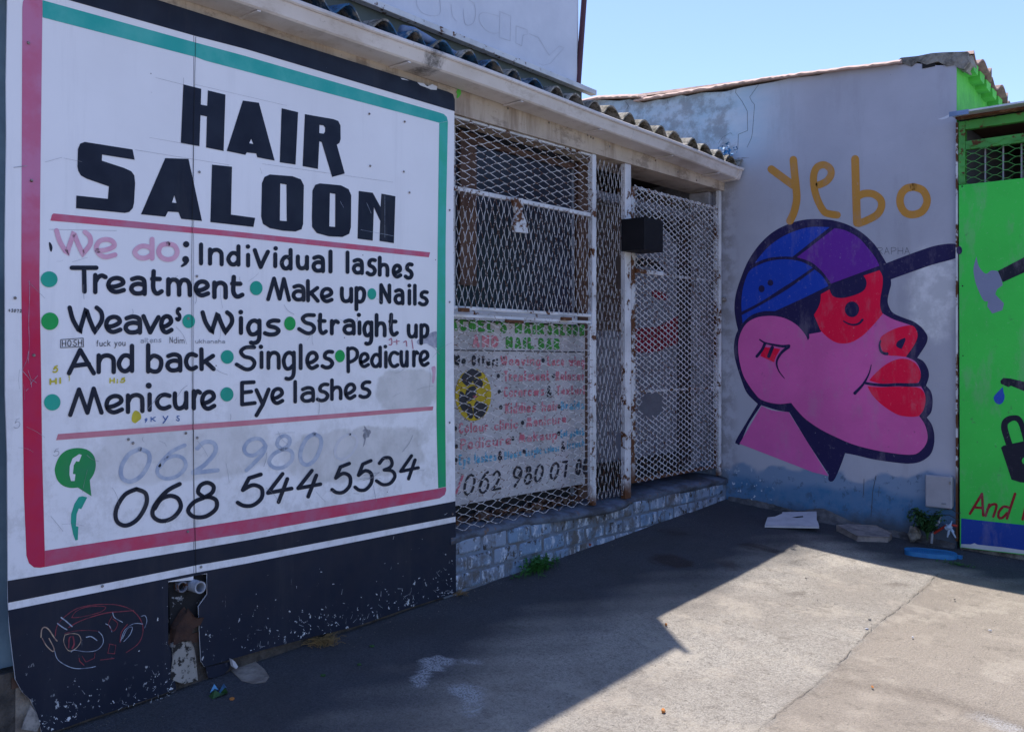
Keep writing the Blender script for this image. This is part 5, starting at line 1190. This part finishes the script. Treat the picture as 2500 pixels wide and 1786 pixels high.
# yebo
for sts in ([(M1([(432,205),(520,270),(605,332)]), 19, True), (M1([(607,130),(617,240),(630,360),(633,450),(612,545),(580,615)]), 18.5, True)],
            [(M1([(810,330),(870,300),(905,250),(898,200),(850,170),(795,190),(768,255),(772,350),(800,450),(850,540),(900,560),(955,568)]), 17.5, True)],
            [(M1([(1097,125),(1103,350),(1112,630)]), 19.5, True), (M1([(1120,420),(1170,398),(1240,402),(1298,445),(1305,505),(1270,565),(1190,610),(1125,635)]), 18, True)],
            [(M1([(1560,345),(1630,370),(1665,430),(1660,490),(1620,545),(1550,565),(1490,545),(1455,480),(1460,410),(1500,360),(1560,345)]), 18.5, True)]):
    strokes('graffiti_letter', sts, 'gold', mb_, 'R', 1.2)

# ================================================================== GREEN BOOTH
bo = empty('green_booth', (2.4, YC, 0), 'green painted kiosk front with hammer, tap and padlock pictures at the right edge', 'kiosk')
xL = 1.786; XR = 3.9
pn = [Vector((xL, YC-.03, .01)), Vector((xL-.008, YC-.03, 2.513)), Vector((XR, YC-.03, 2.515)), Vector((XR, YC-.03, .02))]
MB().prism(pn, (0, .02, 0)).build('front_panel', 'bgreen', bo)
fill('blue_base', [(2346.7, 1264.6), (2500, 1281), (2700, 1302), (2700, 1374), (2500, 1351), (2346, 1334)], 'bblue', bo, 'B', 1)
fill('bare_edge', ZO([(1775,575),(1850,578),(1880,568),(1905,580),(1980,588),(2100,600),(2273,625),(2500,650),(2500,682),(2273,655),(1770,600)]), 'galv', bo, 'B', 2)
fill('hammer_head', ZN([(272,52,1),(278,85),(290,112),(318,138),(345,122),(375,124,1),(392,150),(402,195,1),(375,215),(365,240,1),(408,285,1),(400,318,1),(350,335,1),(325,300,1),(328,275,1),(305,268),(275,205),(262,160),(257,110)]), 'bgrey', bo, 'B', 1, True)
fill('hammer_handle', ZN([(378,124),(507,57),(640,-12),(655,60),(507,132),(402,180)]), 'bblack', bo, 'B', 2)
fill('water_drop', ZN([(402,698,1),(406,725),(411,745),(403,773),(384,784),(364,773),(357,750),(372,728)]), 'bdrop', bo, 'B', 1, True)
fill('tap', ZN([(390,668),(405,653),(440,656),(507,672),(640,700),(640,745),(507,718),(442,692),(430,699),(392,682)]), 'bblack', bo, 'B', 1)
fill('padlock_shackle', ZN([(418,985,1),(400,930),(393,895),(402,862),(430,842),(470,838),(492,850),(508,880),(530,960,1),(505,968,1),(483,890),(465,866),(442,870),(426,895),(450,980,1)]), 'bblack', bo, 'B', 1, True)
lock = fill('padlock_body', ZN([(393,998),(405,988),(507,966),(610,945),(620,1130),(600,1160),(540,1172),(490,1170),(445,1156)]), 'bblack', bo, 'B', 2)
dots('keyhole', [(2250+514*.4931, 600+1063*.4931, 8.5, 9)], 'bgreen', lock, 'B', 3)
for it in ([('A', 1833, 1958, 165, 358)], [('n', 1965, 2052, 252, 362)], [('d', 2062, 2165, 172, 380)], [('l', 2250, 2275, 330, 400)]):
    ch, a, b, c_, d = it[0]
    if ch == 'd': strokes('lettering', [(ZO([(2150,285),(2110,280),(2075,320),(2072,362),(2100,368),(2140,330)]), 6.5, True), (ZO([(2202,178),(2165,290),(2138,372)]), 6.5, True)], 'bredtext', bo, 'B', 1)
    elif ch == 'n': strokes('lettering', [(ZO([(1998,262),(1968,352)]), 6.3, False), (ZO([(1982,300),(2015,265),(2050,262),(2052,290),(2030,358)]), 6.3, True)], 'bredtext', bo, 'B', 1)
    elif ch == 'A': strokes('lettering', [(ZO([(1845,335),(1940,178),(1950,348)]), 6.5, False), (ZO([(1880,285),(1948,290)]), 6, False)], 'bredtext', bo, 'B', 1)
    else: strokes('lettering', [(ZO([(2300,220),(2262,380)]), 6.5, False)], 'bredtext', bo, 'B', 1)
# frame, opening, roof
def bbx(name, x0, x1, y0, y1, z0, z1, m_): return bev(MB().box((x0, y0, z0), (x1, y1, z1)).build(name, m_, bo), .003)
bbx('post', 1.772, 1.815, YC-.02, YC+.03, 2.517, 2.955, 'bgreen2')
bbx('header', 1.816, XR, YC-.02, YC+.03, 2.895, 2.955, 'bgreen2'); bbx('rail', 1.816, XR, YC-.018, YC+.02, 2.755, 2.815, 'bgreen2')
bbx('post', XR-.05, XR, YC-.02, YC+.03, 2.517, 2.894, 'bgreen2')
for i in range(18):
    x_ = 1.927+i*.112
    if x_ < XR-.06: MB().tube([(x_, YC+.05, 2.45), (x_, YC+.05, 2.79)], .006, 8).build('bar', 'meter', bo)
mbm = MB()
def bm_mesh():
    t = MB(); expmesh(t, 1.80, XR-.05, 2.50, 2.80, .135, .052, 0, .0035, .003, 'h', rnd=rn)
    for f in t.f: pass
    v = [(yy_, YC-.026+xx, zz_) for (xx, yy_, zz_) in t.v]; mbm.add(v, t.f)
bm_mesh(); mbm.build('expanded_mesh', 'bgreen2', bo)
MB().box((1.762, YC-.20, 2.972), (XR+.1, YC+1.6, 2.984)).build('roof_sheet', 'galv', bo)
MB().box((1.775, YC-.10, 2.957), (XR, YC-.05, 2.971)).build('roof_batten', 'rust', bo)
MB().box((1.762, YC-.205, 2.955), (1.885, YC-.20, 2.987)).build('roof_flap', simple('pale_blue_flap', (.16, .25, .45), rough=.5), bo)
MB().box((XR-.04, YC+.035, -.3), (XR, YC+1.6, 2.95)).build('side_wall', 'bgreen', bo); MB().box((1.78, YC+1.5, -.3), (XR-.042, YC+1.6, 2.95)).build('back_wall', 'room', bo)
MB().box((1.766, YC+.035, -.3), (1.79, YC+1.49, 2.95)).build('side_wall', 'doorgrey', bo); MB().box((1.78, YC, -.4), (XR, YC+.03, .02)).build('threshold', 'rubble', bo)
MB().box((1.80, YC+.04, 2.935), (XR-.05, YC+1.45, 2.95)).build('ceiling', 'brown', bo)
MB().box((2.05, YC+.5, .05), (2.5, YC+.9, 2.66)).build('shelf_unit', 'doorgrey', bo)
# corner angle strip between the plaster wall and the booth
MB().box((1.757, YC-.028, gz(1.7, YC)+.05), (1.770, YC-.002, 2.95)).build('corner_strip', 'gateframe', mb_)
dots('cap_peak_tip', [(2342, 611, 7, 10)], 'navy', bo, 'B', 2)
dots('nail_hole', [(2350, 698, 2, 2), (2351, 868, 1.5, 1.5), (2349, 455, 2, 2)], 'dark', bo, 'B', 1)

# ================================================================== SMALL THINGS
a = ony((2268, 1157), YC); b = ony((2330, 1238), YC)
mt = empty('meter_box', ((a.x+b.x)/2, YC, b.z), 'grey plastic meter box fixed low on the mural wall beside the kiosk', 'meter box')
bev(MB().box((a.x, YC-.001, b.z), (b.x, YC-.055, a.z)).build('back_box', 'meter', mt), .012, 3)
bev(MB().box((a.x-.004, YC-.057, b.z-.004), (b.x+.004, YC-.075, a.z+.004)).build('cover', 'meter', mt), .009, 3)
bev(MB().box((a.x+.105, YC-.0765, b.z+.025), (a.x+.135, YC-.080, b.z+.035)).build('badge', 'pillar', mt), .001)
MB().box((b.x-.012, YC-.0755, a.z-.05), (b.x-.004, YC-.084, a.z-.03)).build('latch', 'screw', mt)
# plant under it
def fern(name, c0, nst, L, m_, label, cat, seed, leafl=.05, updir=.7, group=None):
    r_ = random.Random(seed); rt = empty(name, c0, label, cat, group)
    sm = MB(); lm = MB()
    for i in range(nst):
        az = r_.uniform(0, 2*math.pi); d = Vector((math.cos(az)*.5, -abs(math.sin(az))*.4, 0)); l = L*r_.uniform(.6, 1.1)
        pts = [Vector(c0)+d*(l*t)*.9+Vector((0, 0, updir*l*(t*1.5-t*t*1.1))) for t in [j/6 for j in range(7)]]
        sm.tube(pts, .0022, 4, True, .001)
        for j in range(1, 7):
            for sd in (-1, 1):
                p = pts[j]; t_ = (pts[j]-pts[j-1]).normalized(); sv = t_.cross(Vector((0, 0, 1))).normalized()*sd
                ll = leafl*(1.1-j*.12)*r_.uniform(.8, 1.2); dr_ = (sv*.8+t_*.6+Vector((0, 0, r_.uniform(-.5, .1)))).normalized(); wv = dr_.cross(Vector((0, 0, 1))).normalized()*ll*.22
                q = p+dr_*ll*.5+Vector((0, 0, .004)); lm.add([p, q+wv, p+dr_*ll, q-wv], [(0, 1, 2, 3)])
    sm.build('stem', m_, rt); lm.build('leaves', m_, rt)
    return rt
c1 = ony((2262, 1322), YC-.12)
fern('fern_plant', (c1.x, YC-.10, gz(c1.x, YC)+.04), 26, .26, 'leaf', 'dark green leafy plant growing under the meter box', 'plant', 2, .08, 1.45)
# bent cables and red pipe with tied cloth
MB().tube([ony(p, YC-.05) for p in ZO([(1640,300),(1700,300),(1745,330),(1770,330)])], .003, 6).build('cable', 'wire', mt)
MB().tube([ony(p, YC-.05) for p in ZO([(1590,370),(1620,345),(1680,345),(1740,380),(1760,385)])], .003, 6).build('cable', 'wire', mt)
rpp = MB().tube([ony(p, YC-.06) for p in ZO([(1560,490),(1600,465),(1650,435),(1690,425),(1745,432)])], .009, 8).build('red_pipe', 'redpipe'); tag(rpp, 'thin red pipe rising from the ground beside the fern plant', 'pipe')
gp3 = MB().tube([ony(p, YC-.05) for p in ZO([(1540,570),(1545,500),(1560,450),(1600,400),(1610,360)])], .009, 8).build('grey_pipe', 'pipe'); tag(gp3, 'grey bent water pipe coming up under the meter box', 'pipe')
cl = empty('tied_cloth', ony((2320, 1285), YC-.08), 'pale blue strip of cloth knotted round the red pipe', 'cloth')
kc = ony(ZO([(1680, 440)])[0], YC-.075)
mb = MB()
for dx, dy in ((-15, 80), (-5, 60), (48, 85), (35, 40), (20, -45), (-25, -20)):
    p1 = ony(ZO([(1682+dx*.5, 440+dy*.45)])[0], YC-.09); p2 = ony(ZO([(1682+dx, 440+dy)])[0], YC-.078); mb.tube([kc, p1, p2], .010, 5, True, .005)
mb.build('tails', 'cloth', cl)
mb = MB(); mb.tube([kc+Vector((-.018, -.01, -.012)), kc+Vector((0, -.016, 0)), kc+Vector((.018, -.01, .012))], .017, 8); bev(mb.build('knot', 'cloth', cl), .004)
# loose cement lump next to plant
def lump(name, c0, s_, m_, label, cat, seed, sq=(1, 1, .6), parent=None, group=None):
    r_ = random.Random(seed); bm = bmesh.new(); bmesh.ops.create_icosphere(bm, subdivisions=2, radius=1)
    for v in bm.verts: v.co = Vector((v.co.x*sq[0], v.co.y*sq[1], v.co.z*sq[2]))*s_*r_.uniform(.78, 1.15)
    me = bpy.data.meshes.new(name); bm.to_mesh(me); bm.free(); me.materials.append(M[m_] if isinstance(m_, str) else m_)
    o = bpy.data.objects.new(name, me); C.objects.link(o); o.location = c0; o.rotation_euler.z = r_.uniform(0, 6)
    return tag(o, label, cat, group)
p = ony(ZO([(1400, 430)])[0], YC-.06); lump('cement_lump', (p.x, p.y, gz(p.x, p.y)+.06), .045, 'rubble', 'pale broken cement lump left of the fern plant', 'rubble', 1, (1, .8, 1.3))
p = ong(ZO([(1490, 545)])[0]); lump('stone', (p.x, p.y, p.z+.008), .022, 'slabw', 'small pale stone on the ground in front of the fern plant', 'stone', 2, (1.4, .6, .5))
# cement fillet along the wall foot
mb = MB(); r_ = random.Random(8); xs = np.linspace(0.02, 1.75, 60)
for x_ in xs:
    hh = .012+.018*abs(math.sin(x_*5.3))*r_.uniform(.6, 1.2)+.05*math.exp(-((x_-.80)/.13)**2); dd = .025+.025*abs(math.sin(x_*3.7+1))+.05*math.exp(-((x_-.80)/.15)**2); g = gz(x_, YC-dd)
    mb.v += [(x_, YC+.01, g-.05), (x_, YC-dd, g-.01), (x_, YC-dd*.6, g+hh*.55), (x_, YC-.004, g+hh+.02)]
for i in range(len(xs)-1):
    for k in range(3): mb.f.append((i*4+k, i*4+k+1, (i+1)*4+k+1, (i+1)*4+k))
o = mb.build('cement_fillet', simple('dirty_cement_fillet', (.13, .125, .13), (.04, .04, .045), rough=.95, scale=9, bump=.9, bs=30, bd=.02), mb_, smooth=False)
# white board scrap
def hit(p, f):
    r = ray(*p); a, b = 1., 9.
    for _ in range(40):
        m_ = (a+b)/2; q = CAM + r*m_
        if q.z > f(q): a = m_
        else: b = m_
    return CAM + r*a
def gslab(name, pts, th_, m_, label, cat, lift=.0, tilt=0, bevw=.003):
    if tilt:
        P = []
        for p in pts:
            P.append(hit(p, lambda q: gz(q.x, q.y)+tilt*max(0, q.y-6.40)+lift))
        o = MB().prism(P, (0, 0, th_)).build(name, m_, loc=sum(P, Vector())/len(P)); bev(o, bevw); return tag(o, label, cat)
    P = []
    for p in pts:
        q = ong(p)
        if q.y > 6.93: q = ony(p, 6.93)
        P.append(Vector((q.x, q.y, q.z+lift)))
    o = MB().prism(P, (0, 0, th_)).build(name, m_, loc=sum(P, Vector())/len(P)); bev(o, bevw); return tag(o, label, cat)
P = ZO([(218,443),(240,378),(300,372),(355,348),(360,335),(626,330),(630,360),(628,395),(640,420),(648,450),(440,447)])
bs_ = gslab('board_scrap', P, .012, 'slabw', 'torn white board scrap with a slit, lying by the blue wall foot', 'board', .012, tilt=.125)
sl_ = ZO([(430,365),(480,356),(520,352),(524,362),(470,368)])
Pq = []
for p in sl_:
    Pq.append(hit(p, lambda q: gz(q.x, q.y)+.125*max(0, q.y-6.40)+.0255))
t = tessellate_polygon([Pq]); mesh_obj('slit', Pq, [tuple(reversed(q)) if (Pq[q[1]]-Pq[q[0]]).cross(Pq[q[2]]-Pq[q[0]]).z < 0 else tuple(q) for q in t], 'dark', bs_)
# slab : base footprint from the photo, thick
base = ZO([(790,470),(960,555),(1195,562),(1218,540),(1060,475),(850,465)])
o = gslab('cement_slab', ZO([(792,478),(955,556),(1195,563),(1220,540),(1100,480),(880,462)]), .045, 'slabb', 'thick pinkish cement slab lying beside the white board scrap', 'slab', -.004, bevw=.008)
# oval cover
oc = []
L0 = ong(ZO([(1318, 650)])[0]); R0 = ong(ZO([(1750, 690)])[0]); axis = (R0-L0).normalized(); axis.z = 0
side = Vector((axis.y, -axis.x, 0)); half = (R0-L0).length/2*.97; cc = (L0+R0)/2; wd = .072
if side.y > 0: side = -side
mtop = []; 
for k in range(32):
    t = 2*math.pi*k/32; ex = math.copysign(abs(math.cos(t))**.6, math.cos(t)); ey = math.copysign(abs(math.sin(t))**.8, math.sin(t))
    q = cc+axis*(half*ex)+side*(wd*ey); mtop.append(Vector((q.x, q.y, gz(q.x, q.y)+.0)))
lid = empty('meter_cover', (cc.x, cc.y, cc.z), 'blue oval plastic water meter cover set in the asphalt', 'cover')
o = bev(MB().prism(mtop, (0, 0, .03)).build('lid', 'lid', lid), .006, 2)
for k in range(-9, 10):
    q0 = cc+axis*(k*half*.088); hw = wd*.62*math.sqrt(max(.1, 1-(k/11)**2))
    a_ = q0+side*hw; b_ = q0-side*hw+axis*.012
    MB().prism([Vector((a_.x, a_.y, gz(a_.x, a_.y)+.031)), Vector((b_.x, b_.y, gz(b_.x, b_.y)+.031)), Vector((b_.x+axis.x*.007, b_.y+axis.y*.007, gz(b_.x, b_.y)+.031)), Vector((a_.x+axis.x*.007, a_.y+axis.y*.007, gz(a_.x, a_.y)+.031))], (0, 0, .003)).build('rib', 'lid', lid)
q = cc+axis*(half+.012); MB().box((q.x-.022, q.y-.014, gz(q.x, q.y)), (q.x+.018, q.y+.014, gz(q.x, q.y)+.022)).build('tab', 'lid', lid)
q = ong(ZO([(1710, 730)])[0]); 
# weeds
def weed(name, p0, n, s_, m_, label, cat, seed, spread=(.1, .05), h=.08):
    r_ = random.Random(seed); rt = empty(name, p0, label, cat); lm = MB(); sm = MB()
    for i in range(n):
        q = Vector(p0)+Vector((abs(r_.gauss(0, spread[0])) if spread[0] < .06 else r_.gauss(0, spread[0]), r_.gauss(0, spread[1]), 0)); q.z = gz(q.x, q.y)
        top = q+Vector((r_.uniform(-.02, .03), r_.uniform(-.02, .02), r_.uniform(.2, 1)*h)); sm.tube([q, top], .0012, 3, False)
        for k in range(5):
            az = r_.uniform(0, 6.28); d = Vector((math.cos(az), math.sin(az), r_.uniform(-.2, .7))).normalized(); l = s_*r_.uniform(.6, 1.3); wv = d.cross(Vector((0, 0, 1))).normalized()*l*.36
            b0 = q.lerp(top, r_.uniform(.4, 1)); lm.add([b0, b0+d*l*.5+wv, b0+d*l, b0+d*l*.5-wv], [(0, 1, 2, 3)])
    sm.build('stem', m_, rt); lm.build('leaves', m_, rt); return rt
pw_ = onx((1300, 1390), .02); weed('weed_clump', (.03, pw_.y, gz(0, pw_.y)), 110, .024, 'weed', 'green weed clump growing at the foot of the brick plinth', 'weed', 5, (.04, .075), .11)
pw_ = onx((1258, 1400), .03); weed('weed_clump', (.03, pw_.y, gz(0, pw_.y)), 8, .014, 'weed', 'small low weed sprig left of the larger plinth weed clump', 'weed', 6, (.02, .02), .025)
def tuft(name, p0, n, L, label, seed, sp=.02):
    r_ = random.Random(seed); mb = MB()
    for i in range(n):
        q = Vector(p0)+Vector((r_.gauss(0, sp), r_.gauss(0, sp), 0)); az = r_.uniform(0, 6.28); l = L*r_.uniform(.4, 1); d = Vector((math.cos(az), math.sin(az), r_.uniform(0, .8)))
        mid = q+d*l*.5+Vector((0, 0, l*.2)); e = q+d*l+Vector((r_.uniform(-.2, .2)*l, r_.uniform(-.2, .2)*l, -l*.1)); e.z = max(e.z, p0[2]+.002); mb.tube([q, mid, e], .0011, 3, False)
    o = mb.build(name, 'straw', loc=p0); return tag(o, label, 'grass')
p = ong(ZH([(940, 880)])[0]); tuft('dry_grass_tuft', (p.x, p.y, p.z+.004), 190, .065, 'dry yellow grass tuft on asphalt below the middle of the big sign', 3, .028)
p = ong((1122, 1452)); tuft('dry_grass_tuft', (p.x, p.y, p.z+.004), 40, .055, 'small dry grass tuft at the bottom right corner of the big sign', 4, .010)
p = ong(ZO([(1700, 735)])[0]); weed('grass_sprig', (p.x, p.y, p.z), 26, .012, 'weed', 'thin grass sprig at the right end of the blue cover', 'grass', 7, (.07, .012), .02)
for q_, lb, sd in ((ZH([(1325, 905)])[0], 'green leaf scrap on shaded asphalt right of the dry tuft', 3), (ZH([(938, 1138)])[0], 'green leaf scrap on asphalt below the dry grass tuft', 4), (ZH([(1225, 1050)])[0], 'flat green leaf scrap midway between tuft and white paint splash', 5)):
    p = ong(q_); lump('leaf_scrap', (p.x, p.y, p.z+.006), .012, 'leaf', lb, 'leaf', sd, (1, .8, .5))
# wrapper, rubble near the sign foot
p = ong(ZH([(100, 1285)])[0]); wr = empty('blue_wrapper', p, 'crumpled blue wrapper on the asphalt under the sign pipes', 'litter')
def wtri(pts, m_, nm):
    P = [ong(q) for q in ZH(pts)]; hs = [.004, .03, .012, .035, .004, .02]
    P = [Vector((q.x, q.y, gz(q.x, q.y)+hs[i % 6])) for i, q in enumerate(P)]; MB().add(P, [tuple(range(len(P)))]).build(nm, m_, wr)
wtri([(40,1275),(75,1252),(110,1268),(80,1300)], 'bluebag', 'fold'); wtri([(110,1268),(150,1248),(175,1250),(160,1290),(120,1290)], 'bluebag', 'fold'); wtri([(30,1300),(80,1301),(122,1291),(160,1291),(185,1275),(180,1300),(60,1325)], 'leaf', 'fold')
P = ZH([(190,1080),(300,1040),(400,1030),(470,1090),(510,1150),(480,1190),(380,1205),(290,1180)])
gslab('cement_patch', P, .008, 'wood', 'pale broken cement patch on asphalt at the sign foot', 'cement', -.002)
P = ZH([(215,1000),(240,1020),(265,1060),(250,1078),(228,1060)])
MB().prism([onx(q, .03) for q in P], (-.02, 0, 0)).build('paint_drip', 'slabw', sg)
p = ong(ZH([(218, 1325)])[0]); lump('brick_crumb', (p.x, p.y, p.z+.006), .011, 'orange', 'tiny orange-brown brick crumb beside the blue wrapper', 'stone', 6)
p = ong(ZV([(272, 1225)])[0]); lump('orange_leaf', (p.x, p.y, p.z+.008), .014, 'orange', 'curled orange leaf on sunlit asphalt at the bottom', 'leaf', 8, (1, .7, .8))
p = ong(ZV([(287, 741)])[0]); lump('orange_leaf', (p.x, p.y, p.z+.006), .010, 'orange', 'small orange leaf just inside the sunlight by the shadow notch', 'leaf', 9, (1, .7, .8))
for (x_, y_), lb, m_ in (((1655,808), 'white-topped butt on the smoother sunlit asphalt', 'slabw'), ((1400,762), 'flat white chip beside the joint crack', 'slabw'), ((1888,598), 'dark stone chip near the shadow edge below the kiosk', 'pebble'), ((2085,770), 'white chip on sunlit asphalt at the far right', 'slabw'), ((1432,1084), 'brown stone chip beside the curved stain', 'orange'), ((1063,480), 'dark pebble near the far tip of the sunlight', 'pebble'), ((1417,710), 'dark pebble close to the joint crack', 'pebble')):
    p = ong(ZV([(x_, y_)])[0]); lump('stone_chip', (p.x, p.y, p.z+.003), .008, m_, lb, 'stone', x_, (1.3, .6, .6))
# gravel dust
mb = MB(); r_ = random.Random(12)
for i in range(2600):
    x_ = r_.uniform(.02, 4); y_ = r_.uniform(1.4, 6.95); s_ = r_.choice((.0015, .002, .002, .003, .0045))
    if r_.random() < .35: x_ = abs(r_.gauss(0, .1))+.01
    elif r_.random() < .25 and x_ < 2.2: y_ = YC-.02-abs(r_.gauss(0, .12)) 
    z_ = gz(x_, y_)
    v = [(x_+s_*r_.uniform(-1, 1), y_+s_*r_.uniform(-1, 1), z_+s_*r_.uniform(-.2, 1.4)) for _ in range(4)]; mb.add(v, [(0,1,2), (0,2,3), (0,3,1), (1,3,2)])
o = mb.build('gravel', 'pebble'); tag(o, 'fine grit scattered over the asphalt', 'grit', kind='stuff')
# blue tarp scrap at the roof end and beam sticker
c0 = onx((1780, 372), .12); 
mb = MB(); r_ = random.Random(4)
for i in range(46):
    q = Vector((c0.x+r_.uniform(-.05, .04), min(c0.y+r_.uniform(-.09, .07), YC-.03), c0.z+r_.uniform(-.035, .04))); s_ = r_.uniform(.01, .028)
    v = [q+Vector((r_.uniform(-1, 1), r_.uniform(-1, 1), r_.uniform(-1, 1)))*s_ for _ in range(4)]; mb.add(v, [(0,1,2), (0,2,3)])
tag(mb.build('tarp_scrap', 'tarp'), 'crumpled bright blue tarp scrap at the gutter end in the corner', 'tarp')
fill_pts = ZW([(1185,620),(1205,625),(1208,650),(1198,668),(1185,682),(1178,680),(1183,655),(1176,640)])
MB().prism([onx(p, -.0185) for p in fill_pts], (.002, 0, 0)).build('sticker', simple('lime_sticker', (.1, .55, .06), rough=.5), sal)
for o in bpy.data.objects:
    if o.parent and o.name.split('.')[0] in ('scratches', 'paint_chips', 'guide_lines', 'white_scratches', 'letter_dots', 'crack', 'ghost_lettering', 'nail_hole', 'chalk_drawing', 'leaves', 'stem', 'scribble'): o['kind'] = 'stuff'
print('objects', len(bpy.data.objects))
